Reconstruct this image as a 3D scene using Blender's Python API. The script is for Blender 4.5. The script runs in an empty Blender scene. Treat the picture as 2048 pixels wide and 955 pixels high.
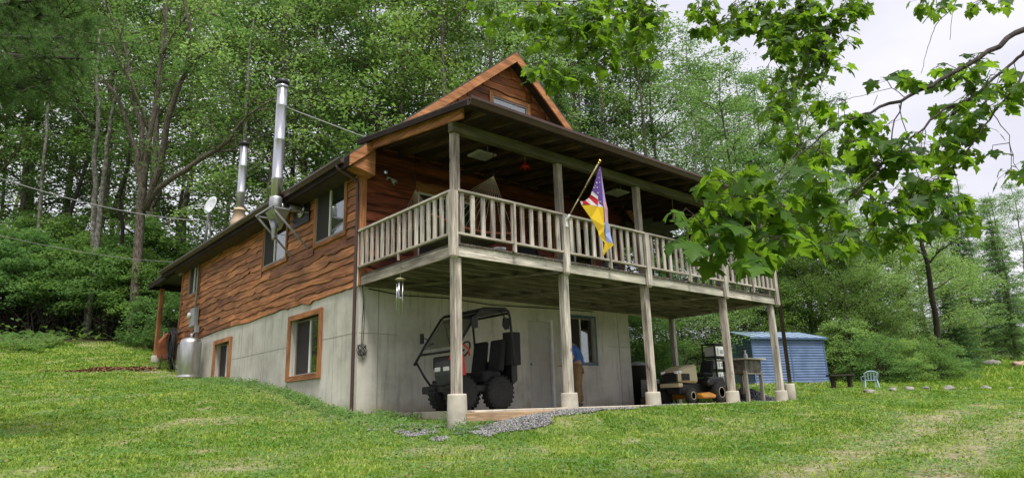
import bpy, bmesh, math, random
import numpy as np
from mathutils import Vector, Matrix, Quaternion
PI = math.pi
SC = bpy.context.scene
COL = SC.collection

# ------------------------------------------------------------------ camera
CAM = Vector((-6.490, -12.161, -2.765))
YAW, PIT, ROLL, FOC = math.radians(48.711), math.radians(14.323), math.radians(-1.795), 1335.66
FW = Vector((math.cos(PIT)*math.cos(YAW), math.cos(PIT)*math.sin(YAW), math.sin(PIT)))
_r = FW.cross(Vector((0, 0, 1))).normalized(); _u = _r.cross(FW)
RT = _r*math.cos(ROLL) + _u*math.sin(ROLL); UP = -_r*math.sin(ROLL) + _u*math.cos(ROLL)
cd = bpy.data.cameras.new('camera'); cam = bpy.data.objects.new('camera', cd); COL.objects.link(cam)
cd.sensor_width = 36; cd.lens = FOC/2048*36; cd.clip_start = 0.05; cd.clip_end = 3000
cd.shift_y = 0
m = Matrix((RT, UP, -FW)).transposed().to_4x4(); m.translation = CAM
cam.matrix_world = m
SC.camera = cam

# ------------------------------------------------------------------ sky, sun, exposure
SUN_EL, SUN_AZ = math.radians(66), math.radians(-112)      # direction the light comes from (azimuth from +x)
w = bpy.data.worlds.new('World'); SC.world = w; w.use_nodes = True
nt = w.node_tree; nt.nodes.clear()
out = nt.nodes.new('ShaderNodeOutputWorld'); bg = nt.nodes.new('ShaderNodeBackground')
sky = nt.nodes.new('ShaderNodeTexSky'); sky.sky_type = 'NISHITA'; sky.sun_disc = False
sky.sun_elevation = SUN_EL; sky.sun_rotation = PI/2 - SUN_AZ
sky.dust_density = 3.0; sky.ozone_density = 1.0
tc = nt.nodes.new('ShaderNodeTexCoord'); mp = nt.nodes.new('ShaderNodeMapping'); mp.inputs['Scale'].default_value = (1.5, 1.5, 3.5)
nz = nt.nodes.new('ShaderNodeTexNoise'); nz.inputs['Scale'].default_value = 1.6; nz.inputs['Detail'].default_value = 5
rp = nt.nodes.new('ShaderNodeValToRGB')
rp.color_ramp.elements[0].position = .3; rp.color_ramp.elements[0].color = (8.9, 8.9, 10.3, 1)
rp.color_ramp.elements[1].position = .7; rp.color_ramp.elements[1].color = (12.2, 12.0, 13.0, 1)
mx = nt.nodes.new('ShaderNodeMix'); mx.data_type = 'RGBA'; mx.inputs[0].default_value = .9
L = nt.links.new
L(tc.outputs['Generated'], mp.inputs[0]); L(mp.outputs[0], nz.inputs['Vector']); L(nz.outputs['Fac'], rp.inputs[0])
L(sky.outputs[0], mx.inputs[6]); L(rp.outputs[0], mx.inputs[7]); L(mx.outputs[2], bg.inputs[0]); L(bg.outputs[0], out.inputs[0])
bg.inputs[1].default_value = 0.059
sd = bpy.data.lights.new('sun', 'SUN'); sd.energy = 3.9; sd.angle = math.radians(18); sd.color = (1, .96, .9)
so = bpy.data.objects.new('sun', sd); COL.objects.link(so)
so.rotation_euler = Vector((math.cos(SUN_EL)*math.cos(SUN_AZ), math.cos(SUN_EL)*math.sin(SUN_AZ), math.sin(SUN_EL))).to_track_quat('Z', 'Y').to_euler()
SC.view_settings.view_transform = 'Standard'; SC.view_settings.look = 'None'; SC.view_settings.gamma = 1
SC.view_settings.exposure = 0.64
SC.render.engine = 'CYCLES'
try:
    SC.cycles.max_bounces = 6; SC.cycles.diffuse_bounces = 3; SC.cycles.glossy_bounces = 2; SC.cycles.transmission_bounces = 4
    SC.cycles.transparent_max_bounces = 6; SC.cycles.sample_clamp_indirect = 6
except Exception: pass

def at(u, v, d):
    """a point of the place, d metres in front of the camera"""
    return CAM + (FW + RT*((u-1024)/FOC) - UP*((v-477.5)/FOC))*d
def plane(u, v, ax, c):
    d = FW + RT*((u-1024)/FOC) - UP*((v-477.5)/FOC)
    return CAM + d*((c-CAM[ax])/d[ax])
def proj(p):
    q = Vector(p)-CAM; t = q.dot(FW)
    return 1024+FOC*q.dot(RT)/t, 477.5-FOC*q.dot(UP)/t, t

# ------------------------------------------------------------------ helpers: objects
OFF = {}
def setp(o, label=None, cat=None, group=None, kind=None):
    if label: o['label'] = label
    if cat: o['category'] = cat
    if group: o['group'] = group
    if kind: o['kind'] = kind
    return o
def thing(name, label, cat, loc=(0, 0, 0), rz=0, group=None, local=False):
    o = bpy.data.objects.new(name, None); COL.objects.link(o); o.empty_display_size = .2
    o.location = loc; o.rotation_euler = (0, 0, rz)
    OFF[o.name] = Vector((0, 0, 0)) if local else Vector(loc)
    return setp(o, label, cat, group)
def copy_tree(o, parent=None):
    c = o.copy(); COL.objects.link(c)
    if parent: c.parent = parent
    for ch in o.children: copy_tree(ch, c)
    return c
def link_mesh(name, me, m, parent=None):
    o = bpy.data.objects.new(name, me); COL.objects.link(o)
    if m: me.materials.append(m)
    if parent:
        o.parent = parent; OFF[o.name] = OFF[parent.name]
    else: OFF[o.name] = Vector((0, 0, 0))
    return o

class MB:
    """collects boxes, bars, tubes and faces; build() links them as ONE mesh"""
    def __init__(s, F=None): s.v = []; s.f = []; s.mi = []; s.sm = []; s.F = F; s.cm = 0; s.at = []; s.ca = 0.5; s.smooth = False
    def add(s, vs, fs, att=None):
        n = len(s.v)
        for q in vs: s.v.append(tuple(s.F(*q)) if s.F else tuple(q))
        for f_ in fs: s.f.append(tuple(n+i for i in f_)); s.mi.append(s.cm); s.sm.append(s.smooth)
        s.at += (att if att is not None else [s.ca]*len(vs))
        return n
    def box(s, a, b):
        (x0, y0, z0), (x1, y1, z1) = a, b
        s.add([(x0,y0,z0),(x1,y0,z0),(x1,y1,z0),(x0,y1,z0),(x0,y0,z1),(x1,y0,z1),(x1,y1,z1),(x0,y1,z1)],
              [(0,3,2,1),(4,5,6,7),(0,1,5,4),(1,2,6,5),(2,3,7,6),(3,0,4,7)])
    def bar(s, p, q, w, h, up=(0, 0, 1), w2=None, h2=None):
        p, q = Vector(p), Vector(q); d = (q-p).normalized(); up = Vector(up)
        if abs(d.dot(up)) > .98: up = Vector((1, 0, 0))
        sd_ = d.cross(up).normalized(); u_ = sd_.cross(d)
        w2 = w if w2 is None else w2; h2 = h if h2 is None else h2
        vs = [c + sd_*(a*ww/2) + u_*(b*hh/2) for c, ww, hh in ((p, w, h), (q, w2, h2)) for a, b in ((-1,-1),(1,-1),(1,1),(-1,1))]
        s.add([tuple(x) for x in vs], [(0,3,2,1),(4,5,6,7),(0,1,5,4),(1,2,6,5),(2,3,7,6),(3,0,4,7)])
    def tube(s, pts, rad, n=8, cap=True, closed=False):
        pts = [Vector(p) for p in pts]; k = len(pts)
        if not isinstance(rad, (list, tuple)): rad = [rad]*k
        prev = None; vs = []
        for i, p in enumerate(pts):
            if closed: d = pts[(i+1) % k]-pts[i-1]
            else: d = pts[min(i+1, k-1)]-pts[max(i-1, 0)]
            if d.length < 1e-9: d = Vector((0, 0, 1))
            d.normalize()
            if prev is None: a = d.orthogonal().normalized()
            else: a = (prev - d*prev.dot(d)); a = a.normalized() if a.length > 1e-6 else d.orthogonal().normalized()
            prev = a; b = d.cross(a)
            for j in range(n):
                t = 2*PI*j/n; vs.append(tuple(p + (a*math.cos(t)+b*math.sin(t))*rad[i]))
        fs = []
        for i in range(k if closed else k-1):
            i2 = (i+1) % k
            for j in range(n): fs.append((i*n+j, i*n+(j+1) % n, i2*n+(j+1) % n, i2*n+j))
        if cap and not closed: fs += [tuple(range(n-1, -1, -1)), tuple((k-1)*n+j for j in range(n))]
        sm = s.smooth; s.smooth = True; s.add(vs, fs); s.smooth = sm
    def lathe(s, prof, c=(0, 0, 0), n=20, axis=(0, 0, 1)):
        c = Vector(c); ax = Vector(axis).normalized(); a = ax.orthogonal().normalized(); b = ax.cross(a); vs = []
        for r_, h in prof:
            for j in range(n):
                t = 2*PI*j/n; vs.append(tuple(c + ax*h + (a*math.cos(t)+b*math.sin(t))*r_))
        fs = [(i*n+j, i*n+(j+1) % n, (i+1)*n+(j+1) % n, (i+1)*n+j) for i in range(len(prof)-1) for j in range(n)]
        fs += [tuple(range(n-1, -1, -1)), tuple((len(prof)-1)*n+j for j in range(n))]
        sm = s.smooth; s.smooth = True; s.add(vs, fs); s.smooth = sm
    def prism(s, poly, d):
        """poly: list of 3-D points (planar), d: extrusion vector"""
        n = len(poly); d = Vector(d); vs = [tuple(Vector(p)) for p in poly]+[tuple(Vector(p)+d) for p in poly]
        s.add(vs, [tuple(range(n-1, -1, -1)), tuple(range(n, 2*n))]+[(i, (i+1) % n, n+(i+1) % n, n+i) for i in range(n)])
    def ball(s, c, r_, n=10, sz=(1, 1, 1)):
        pr_ = [(max(.001, math.sin(PI*i/n))*r_, -math.cos(PI*i/n)*r_) for i in range(n+1)]
        k = len(s.v); F = s.F; s.F = None
        s.lathe(pr_, (0, 0, 0), n*2); s.F = F
        for i in range(k, len(s.v)):
            x, y, z = s.v[i]; q = (c[0]+x*sz[0], c[1]+y*sz[1], c[2]+z*sz[2]); s.v[i] = tuple(s.F(*q)) if s.F else q
    def build(s, name, m, parent=None, bevel=0, label=None, att=False, auto=True):
        off = OFF[parent.name] if parent else Vector((0, 0, 0))
        me = bpy.data.meshes.new(name)
        me.from_pydata([(a-off.x, b-off.y, c-off.z) for a, b, c in s.v], [], s.f)
        ms = m if isinstance(m, (list, tuple)) else [m]
        for q in ms[1:] if False else []: pass
        me.polygons.foreach_set('use_smooth', s.sm)
        o = link_mesh(name, me, ms[0], parent)
        for q in ms[1:]: me.materials.append(q)
        if len(ms) > 1: me.polygons.foreach_set('material_index', s.mi)
        if att:
            A = me.attributes.new('edge', 'FLOAT', 'POINT'); A.data.foreach_set('value', s.at)
        if any(s.sm) and not all(s.sm): pass
        b_ = bmesh.new(); b_.from_mesh(me); bmesh.ops.recalc_face_normals(b_, faces=b_.faces); b_.to_mesh(me); b_.free()
        if bevel:
            md = o.modifiers.new('bevel', 'BEVEL'); md.width = bevel; md.segments = 1; md.limit_method = 'ANGLE'
        if label: o['label'] = label
        return o

def np_mesh(name, V, F, m, parent=None, attrs=None, smooth=False, matidx=None):
    """V (n,3), F (m,k) arrays"""
    me = bpy.data.meshes.new(name); n = len(V); k = F.shape[1]; q = len(F)
    if parent: V = np.asarray(V)-np.array(tuple(OFF[parent.name]))
    me.vertices.add(n); me.vertices.foreach_set('co', np.ascontiguousarray(V, dtype=np.float32).ravel())
    me.loops.add(q*k); me.loops.foreach_set('vertex_index', np.ascontiguousarray(F, dtype=np.int32).ravel())
    me.polygons.add(q); me.polygons.foreach_set('loop_start', np.arange(q, dtype=np.int32)*k)
    me.polygons.foreach_set('loop_total', np.full(q, k, dtype=np.int32))
    me.update(calc_edges=True)
    for nm, arr in (attrs or {}).items():
        A = me.attributes.new(nm, 'FLOAT', 'POINT'); A.data.foreach_set('value', np.ascontiguousarray(arr, dtype=np.float32))
    if smooth: me.polygons.foreach_set('use_smooth', np.ones(q, dtype=bool))
    return link_mesh(name, me, m, parent)

# ------------------------------------------------------------------ helpers: materials
def ramp(nt, stops):
    r_ = nt.nodes.new('ShaderNodeValToRGB'); cr = r_.color_ramp
    while len(cr.elements) < len(stops): cr.elements.new(.5)
    for e, (p, c) in zip(cr.elements, stops): e.position = p; e.color = (*c, 1)
    return r_
def noise(nt, vec, scale, detail=4, rough=.55, dist=0):
    n = nt.nodes.new('ShaderNodeTexNoise'); n.inputs['Scale'].default_value = scale; n.inputs['Detail'].default_value = detail
    n.inputs['Roughness'].default_value = rough; n.inputs['Distortion'].default_value = dist
    if vec: nt.links.new(vec, n.inputs['Vector'])
    return n
def mapped(nt, sc, rot=(0, 0, 0)):
    t = nt.nodes.new('ShaderNodeTexCoord'); g = nt.nodes.new('ShaderNodeNewGeometry')
    m_ = nt.nodes.new('ShaderNodeMapping'); m_.inputs['Scale'].default_value = sc; m_.inputs['Rotation'].default_value = rot
    nt.links.new(t.outputs['Object'], m_.inputs[0]); return m_.outputs[0]
def mixc(nt, fac, a, b, mode='MIX'):
    x = nt.nodes.new('ShaderNodeMix'); x.data_type = 'RGBA'; x.blend_type = mode
    for i, q in ((0, fac), (6, a), (7, b)):
        if isinstance(q, (int, float)): x.inputs[i].default_value = q
        elif isinstance(q, tuple): x.inputs[i].default_value = (*q, 1)
        else: nt.links.new(q, x.inputs[i])
    return x.outputs[2]
def base(name, rough=.7, metal=0, spec=.4):
    m_ = bpy.data.materials.new(name); m_.use_nodes = True; nt = m_.node_tree; p = nt.nodes['Principled BSDF']
    p.inputs['Roughness'].default_value = rough; p.inputs['Metallic'].default_value = metal; p.inputs['Specular IOR Level'].default_value = spec
    return m_, nt, p
def bump(nt, p, h, strength=.3, dist=.02):
    b = nt.nodes.new('ShaderNodeBump'); b.inputs['Strength'].default_value = strength; b.inputs['Distance'].default_value = dist
    nt.links.new(h, b.inputs['Height']); nt.links.new(b.outputs[0], p.inputs['Normal']); return b
def speckle(name, stops, scale=6, rough=.7, metal=0, bmp=.2, sc=(1, 1, 1), spec=.4, detail=5):
    m_, nt, p = base(name, rough, metal, spec); v = mapped(nt, sc); n = noise(nt, v, scale, detail)
    r_ = ramp(nt, stops); nt.links.new(n.outputs['Fac'], r_.inputs[0]); nt.links.new(r_.outputs[0], p.inputs['Base Color'])
    if bmp: bump(nt, p, n.outputs['Fac'], bmp)
    return m_
def two(name, c, k=.25, **kw):
    d = tuple(x*(1-k) for x in c); l = tuple(min(1, x*(1+k)) for x in c)
    return speckle(name, [(.3, d), (.7, l)], **kw)
def wood(name, dark, mid, light, grain='z', fine=34, rough=.8, bmp=.5, green=None, knots=True):
    m_, nt, p = base(name, rough, 0, .25)
    g = {'x': (.06, 1, 1), 'y': (1, .06, 1), 'z': (1, 1, .06)}[grain]
    v = mapped(nt, g)
    n1 = noise(nt, v, fine, 5, .6, .4); n2 = noise(nt, mapped(nt, tuple(x*1.0 if x == 1 else .25 for x in g)), 5, 4)
    r1 = ramp(nt, [(.32, dark), (.5, mid), (.68, light)]); nt.links.new(n1.outputs['Fac'], r1.inputs[0])
    r2 = ramp(nt, [(.35, (.55, .55, .55)), (.65, (1.12, 1.12, 1.12))]); nt.links.new(n2.outputs['Fac'], r2.inputs[0])
    c = mixc(nt, 1.0, r1.outputs[0], r2.outputs[0], 'MULTIPLY')
    if knots:
        vo = nt.nodes.new('ShaderNodeTexVoronoi'); vo.inputs['Scale'].default_value = 2.6
        gk = {'x': (.5, 1, 1), 'y': (1, .5, 1), 'z': (1, 1, .5)}[grain]
        nt.links.new(mapped(nt, gk), vo.inputs['Vector'])
        rk = ramp(nt, [(.035, (.25, .22, .2)), (.075, (1, 1, 1))]); nt.links.new(vo.outputs['Distance'], rk.inputs[0])
        c = mixc(nt, .8, c, rk.outputs[0], 'MULTIPLY')
    if green:
        n3 = noise(nt, mapped(nt, (1, 1, 1)), 1.7, 4); r3 = ramp(nt, [(.45, (0, 0, 0)), (.65, (1, 1, 1))]); nt.links.new(n3.outputs['Fac'], r3.inputs[0])
        x = nt.nodes.new('ShaderNodeMath'); x.operation = 'MULTIPLY'; x.inputs[1].default_value = .55; nt.links.new(r3.outputs[0], x.inputs[0])
        c = mixc(nt, x.outputs[0], c, green)
    nt.links.new(c, p.inputs['Base Color']); bump(nt, p, n1.outputs['Fac'], bmp, .006)
    return m_
def siding(name, grain, dark, mid, light):
    m_ = wood(name, dark, mid, light, grain, fine=20, rough=.6, bmp=.6)
    nt = m_.node_tree; p = nt.nodes['Principled BSDF']; src = p.inputs['Base Color'].links[0].from_socket
    a = nt.nodes.new('ShaderNodeAttribute'); a.attribute_name = 'edge'
    b = nt.nodes.new('ShaderNodeAttribute'); b.attribute_name = 'tone'
    r_ = ramp(nt, [(0, (.58, .52, .5)), (.5, (1, 1, 1)), (1, (1.45, 1.4, 1.3))]); nt.links.new(b.outputs['Fac'], r_.inputs[0])
    c = mixc(nt, 1.0, src, r_.outputs[0], 'MULTIPLY')
    r2 = ramp(nt, [(.45, (0, 0, 0)), (.95, (1, 1, 1))]); nt.links.new(a.outputs['Fac'], r2.inputs[0])
    c = mixc(nt, r2.outputs[0], c, (.06, .03, .018))
    nt.links.new(c, p.inputs['Base Color']); p.inputs['Specular IOR Level'].default_value = .3
    return m_
def leafmat(name, lo, hi, tr, mix=.45, gloss=.5, obj=True):
    m_ = bpy.data.materials.new(name); m_.use_nodes = True; nt = m_.node_tree; nt.nodes.clear()
    o = nt.nodes.new('ShaderNodeOutputMaterial'); p = nt.nodes.new('ShaderNodeBsdfPrincipled'); t = nt.nodes.new('ShaderNodeBsdfTranslucent')
    x = nt.nodes.new('ShaderNodeMixShader'); a = nt.nodes.new('ShaderNodeAttribute'); a.attribute_name = 'rnd'
    r1 = ramp(nt, [(0, lo), (1, hi)]); r2 = ramp(nt, [(0, tuple(q*.6 for q in tr)), (1, tr)])
    nt.links.new(a.outputs['Fac'], r1.inputs[0]); nt.links.new(a.outputs['Fac'], r2.inputs[0])
    c1, c2 = r1.outputs[0], r2.outputs[0]
    if obj:
        oi = nt.nodes.new('ShaderNodeObjectInfo'); r3 = ramp(nt, [(0, (.68, .78, .76)), (.5, (1.0, 1.0, .98)), (1, (1.25, 1.14, .92))])
        nt.links.new(oi.outputs['Random'], r3.inputs[0]); c1 = mixc(nt, 1.0, c1, r3.outputs[0], 'MULTIPLY'); c2 = mixc(nt, 1.0, c2, r3.outputs[0], 'MULTIPLY')
    nt.links.new(c1, p.inputs['Base Color']); nt.links.new(c2, t.inputs[0]); p.inputs['Roughness'].default_value = gloss
    p.inputs['Specular IOR Level'].default_value = .16
    x.inputs[0].default_value = mix; nt.links.new(p.outputs[0], x.inputs[1]); nt.links.new(t.outputs[0], x.inputs[2]); nt.links.new(x.outputs[0], o.inputs[0])
    return m_
def glass(name, tint=(.9, .95, .95), refl=.25, rough=.02):
    m_ = bpy.data.materials.new(name); m_.use_nodes = True; nt = m_.node_tree; nt.nodes.clear()
    o = nt.nodes.new('ShaderNodeOutputMaterial'); g = nt.nodes.new('ShaderNodeBsdfGlossy'); t = nt.nodes.new('ShaderNodeBsdfTransparent')
    x = nt.nodes.new('ShaderNodeMixShader'); fr = nt.nodes.new('ShaderNodeLayerWeight'); fr.inputs[0].default_value = .35
    ad = nt.nodes.new('ShaderNodeMath'); ad.operation = 'MULTIPLY_ADD'; ad.inputs[1].default_value = .6; ad.inputs[2].default_value = refl
    g.inputs['Roughness'].default_value = rough; g.inputs[0].default_value = (.9, .92, .92, 1); t.inputs[0].default_value = (*tint, 1)
    nt.links.new(fr.outputs['Fresnel'], ad.inputs[0]); nt.links.new(ad.outputs[0], x.inputs[0]); nt.links.new(t.outputs[0], x.inputs[1]); nt.links.new(g.outputs[0], x.inputs[2]); nt.links.new(x.outputs[0], o.inputs[0])
    return m_

M = {}
for g in 'xyz':
    M['grey_'+g] = wood('weathered_wood_'+g, (.21, .19, .165), (.44, .41, .365), (.64, .605, .55), g, green=None if g == 'z' else (.36, .37, .29))
    _nt = M['grey_'+g].node_tree; _p = _nt.nodes['Principled BSDF']; _s = _p.inputs['Base Color'].links[0].from_socket
    _oi = _nt.nodes.new('ShaderNodeObjectInfo'); _r = ramp(_nt, [(0, (.82, .76, .72)), (.3, (1, .95, .9)), (.65, (1.1, 1.09, 1.06)), (1, (1.25, 1.23, 1.18))]); _nt.links.new(_oi.outputs['Random'], _r.inputs[0])
    _nt.links.new(mixc(_nt, 1.0, _s, _r.outputs[0], 'MULTIPLY'), _p.inputs['Base Color'])
M['beam'] = wood('green_grey_beam', (.07, .06, .038), (.12, .105, .065), (.19, .165, .105), 'x', green=(.10, .11, .055))
M['cedar_x'] = wood('cedar_trim_x', (.24, .095, .04), (.40, .17, .07), (.52, .25, .11), 'x')
M['cedar_y'] = wood('cedar_trim_y', (.24, .095, .04), (.40, .17, .07), (.52, .25, .11), 'y')
M['cedar_z'] = wood('cedar_trim_z', (.24, .095, .04), (.40, .17, .07), (.52, .25, .11), 'z')
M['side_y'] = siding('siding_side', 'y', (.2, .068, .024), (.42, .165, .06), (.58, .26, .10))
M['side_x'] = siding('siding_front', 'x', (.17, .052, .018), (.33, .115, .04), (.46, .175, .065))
M['side_shaded'] = siding('siding_porch_shaded', 'x', (.075, .02, .01), (.19, .052, .024), (.28, .085, .036))  # redder stain than the gable, with the porch shade darkened into the colour
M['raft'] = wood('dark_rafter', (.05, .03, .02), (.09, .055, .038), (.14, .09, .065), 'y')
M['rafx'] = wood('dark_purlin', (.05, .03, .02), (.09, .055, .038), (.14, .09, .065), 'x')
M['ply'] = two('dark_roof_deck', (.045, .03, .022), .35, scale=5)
M['joist'] = wood('joist_wood', (.10, .09, .07), (.2, .18, .145), (.3, .27, .22), 'x', green=(.11, .11, .07))
M['plank'] = wood('deck_plank', (.05, .042, .032), (.12, .1, .08), (.2, .18, .15), 'y')
M['shingle'] = two('shingles', (.06, .055, .052), .4, scale=40, rough=.95)
M['brown'] = two('brown_metal', (.055, .03, .024), .2, scale=3, rough=.35, bmp=.02)
M['brownd'] = speckle('brown_fascia', [(.3, (.018, .013, .011)), (.7, (.032, .024, .02))], scale=3, rough=.85, bmp=.02, spec=.1)
M['vinyl'] = two('white_vinyl', (.72, .72, .68), .05, scale=4, rough=.4, bmp=0)
M['frameg'] = two('window_grey', (.22, .2, .18), .1, scale=4, rough=.4, bmp=0)
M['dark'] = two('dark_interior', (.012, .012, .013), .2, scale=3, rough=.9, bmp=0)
M['screen'] = two('insect_screen', (.035, .03, .03), .15, scale=60, rough=.9, bmp=0)
M['curtain'] = speckle('curtain', [(.35, (.16, .19, .16)), (.65, (.34, .38, .33))], scale=3, sc=(7, 7, .15), rough=.9)
M['glass'] = glass('window_glass', (.75, .8, .78), .12)
M['steel'] = speckle('stainless', [(.3, (.42, .43, .45)), (.7, (.62, .63, .66))], scale=3, sc=(4, 4, .6), rough=.3, metal=1, bmp=.03)
M['steel_dull'] = speckle('dull_stainless', [(.3, (.4, .4, .39)), (.7, (.58, .58, .57))], scale=4, sc=(3, 3, .5), rough=.4, metal=1, bmp=.05)
M['galv'] = two('galvanised', (.4, .41, .42), .2, scale=9, rough=.45, metal=.8, bmp=.05)
M['rusty'] = speckle('rusty_steel', [(.4, (.3, .3, .31)), (.6, (.2, .08, .03))], scale=6, rough=.5, metal=.4)
M['black'] = two('black_plastic', (.012, .012, .013), .2, scale=8, rough=.45, bmp=.05)
M['rubber'] = two('rubber', (.016, .016, .016), .3, scale=20, rough=.85)
M['blk_mat'] = two('black_cloth', (.02, .02, .022), .2, scale=20, rough=.95)
M['red'] = two('red_paint', (.5, .02, .015), .15, scale=4, rough=.3, bmp=0)
M['white'] = two('white_paint', (.75, .75, .73), .06, scale=5, rough=.5, bmp=.03)
M['cream'] = two('cream_paint', (.48, .42, .27), .08, scale=5, rough=.3, bmp=0)
M['greym'] = two('grey_metal', (.3, .31, .31), .12, scale=6, rough=.5, bmp=.03)
M['rope'] = two('cotton_rope', (.5, .44, .3), .15, scale=40, rough=.95)
M['cable'] = two('black_cable', (.015, .015, .015), .1, scale=5, rough=.6, bmp=0)
M['wire'] = two('service_wire', (.28, .28, .29), .1, scale=5, rough=.5, bmp=0)
def concrete():
    m_, nt, p = base('concrete', .88, 0, .2); v = mapped(nt, (1, 1, 1))
    n1 = noise(nt, v, 1.1, 6, .6); n2 = noise(nt, mapped(nt, (5, 5, .35)), 2.2, 5, .6); n3 = noise(nt, v, 40, 3)
    r1 = ramp(nt, [(.28, (.38, .36, .31)), (.48, (.54, .515, .455)), (.68, (.64, .615, .555))]); nt.links.new(n1.outputs['Fac'], r1.inputs[0])
    r2 = ramp(nt, [(.3, (.64, .63, .6)), (.45, (1, 1, 1)), (.7, (1.07, 1.06, 1.04))]); nt.links.new(n2.outputs['Fac'], r2.inputs[0])
    c = mixc(nt, .8, r1.outputs[0], r2.outputs[0], 'MULTIPLY')
    vo = nt.nodes.new('ShaderNodeTexVoronoi'); vo.inputs['Scale'].default_value = 3.4; nt.links.new(v, vo.inputs['Vector'])
    r3 = ramp(nt, [(.02, (.3, .28, .25)), (.05, (1, 1, 1))]); nt.links.new(vo.outputs['Distance'], r3.inputs[0])
    c = mixc(nt, .7, c, r3.outputs[0], 'MULTIPLY')
    # cracks
    vc = nt.nodes.new('ShaderNodeTexVoronoi'); vc.feature = 'DISTANCE_TO_EDGE'; vc.inputs['Scale'].default_value = .42
    nd = noise(nt, v, 3, 4); mx_ = nt.nodes.new('ShaderNodeVectorMath'); mx_.operation = 'MULTIPLY_ADD'
    mx_.inputs[1].default_value = (.35, .35, .35); nt.links.new(nd.outputs['Color'], mx_.inputs[0]); nt.links.new(mapped(nt, (1, 1, .5)), mx_.inputs[2])
    nt.links.new(mx_.outputs[0], vc.inputs['Vector'])
    r4 = ramp(nt, [(.003, (.35, .33, .3)), (.012, (1, 1, 1))]); nt.links.new(vc.outputs['Distance'], r4.inputs[0])
    c = mixc(nt, .1, c, r4.outputs[0], 'MULTIPLY')
    # soil splashed up the foot of the wall
    sx_ = nt.nodes.new('ShaderNodeSeparateXYZ'); nt.links.new(mapped(nt, (1, 1, 1)), sx_.inputs[0]); nm = noise(nt, v, 2.5, 5); ma = nt.nodes.new('ShaderNodeMath'); ma.operation = 'MULTIPLY_ADD'; ma.inputs[1].default_value = -.7
    nt.links.new(nm.outputs['Fac'], ma.inputs[0]); nt.links.new(sx_.outputs['Z'], ma.inputs[2]); r5 = ramp(nt, [(0, (.62, .54, .42)), (.22, (1, 1, 1))]); ad_ = nt.nodes.new('ShaderNodeMath'); ad_.inputs[1].default_value = .36; nt.links.new(ma.outputs[0], ad_.inputs[0]); nt.links.new(ad_.outputs[0], r5.inputs[0])
    c = mixc(nt, .6, c, r5.outputs[0], 'MULTIPLY')
    nt.links.new(c, p.inputs['Base Color']); bump(nt, p, n3.outputs['Fac'], .25, .01); return m_
M['conc'] = concrete()
M['pier'] = speckle('pier_concrete', [(.3, (.33, .30, .25)), (.7, (.47, .44, .37))], scale=5, rough=.9)
M['bark'] = speckle('bark', [(.35, (.05, .038, .028)), (.5, (.11, .09, .07)), (.7, (.22, .2, .17))], scale=7, sc=(3, 3, .8), rough=.95, bmp=.8)
M['barkpale'] = speckle('pale_bark', [(.35, (.08, .072, .06)), (.55, (.2, .19, .165)), (.7, (.4, .39, .36))], scale=5, sc=(2, 2, 1.2), rough=.9, bmp=.4)
M['barkdark'] = speckle('dark_bark', [(.35, (.018, .014, .011)), (.6, (.05, .04, .032))], scale=9, sc=(3, 3, .8), rough=.95, bmp=.8)
M['lf_a'] = leafmat('leaves_mid', (.04, .105, .032), (.115, .22, .068), (.22, .40, .09), .5)
M['lf_b'] = leafmat('leaves_light', (.085, .165, .055), (.18, .31, .11), (.32, .52, .13), .5)
M['lf_c'] = leafmat('leaves_dark', (.04, .085, .025), (.10, .175, .045), (.18, .31, .06), .5)
M['lf_n'] = leafmat('needles', (.04, .095, .03), (.10, .19, .06), (.12, .24, .055), .4)
M['lf_nb'] = leafmat('needles_light', (.08, .16, .06), (.17, .29, .11), (.2, .38, .13), .45)
M['maple'] = leafmat('maple_leaves', (.014, .042, .008), (.065, .14, .018), (.24, .44, .024), .5, .5, obj=False)
M['grass'] = leafmat('grass_blades', (.10, .225, .022), (.38, .44, .085), (.36, .56, .07), .35, .6, obj=False)

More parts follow.
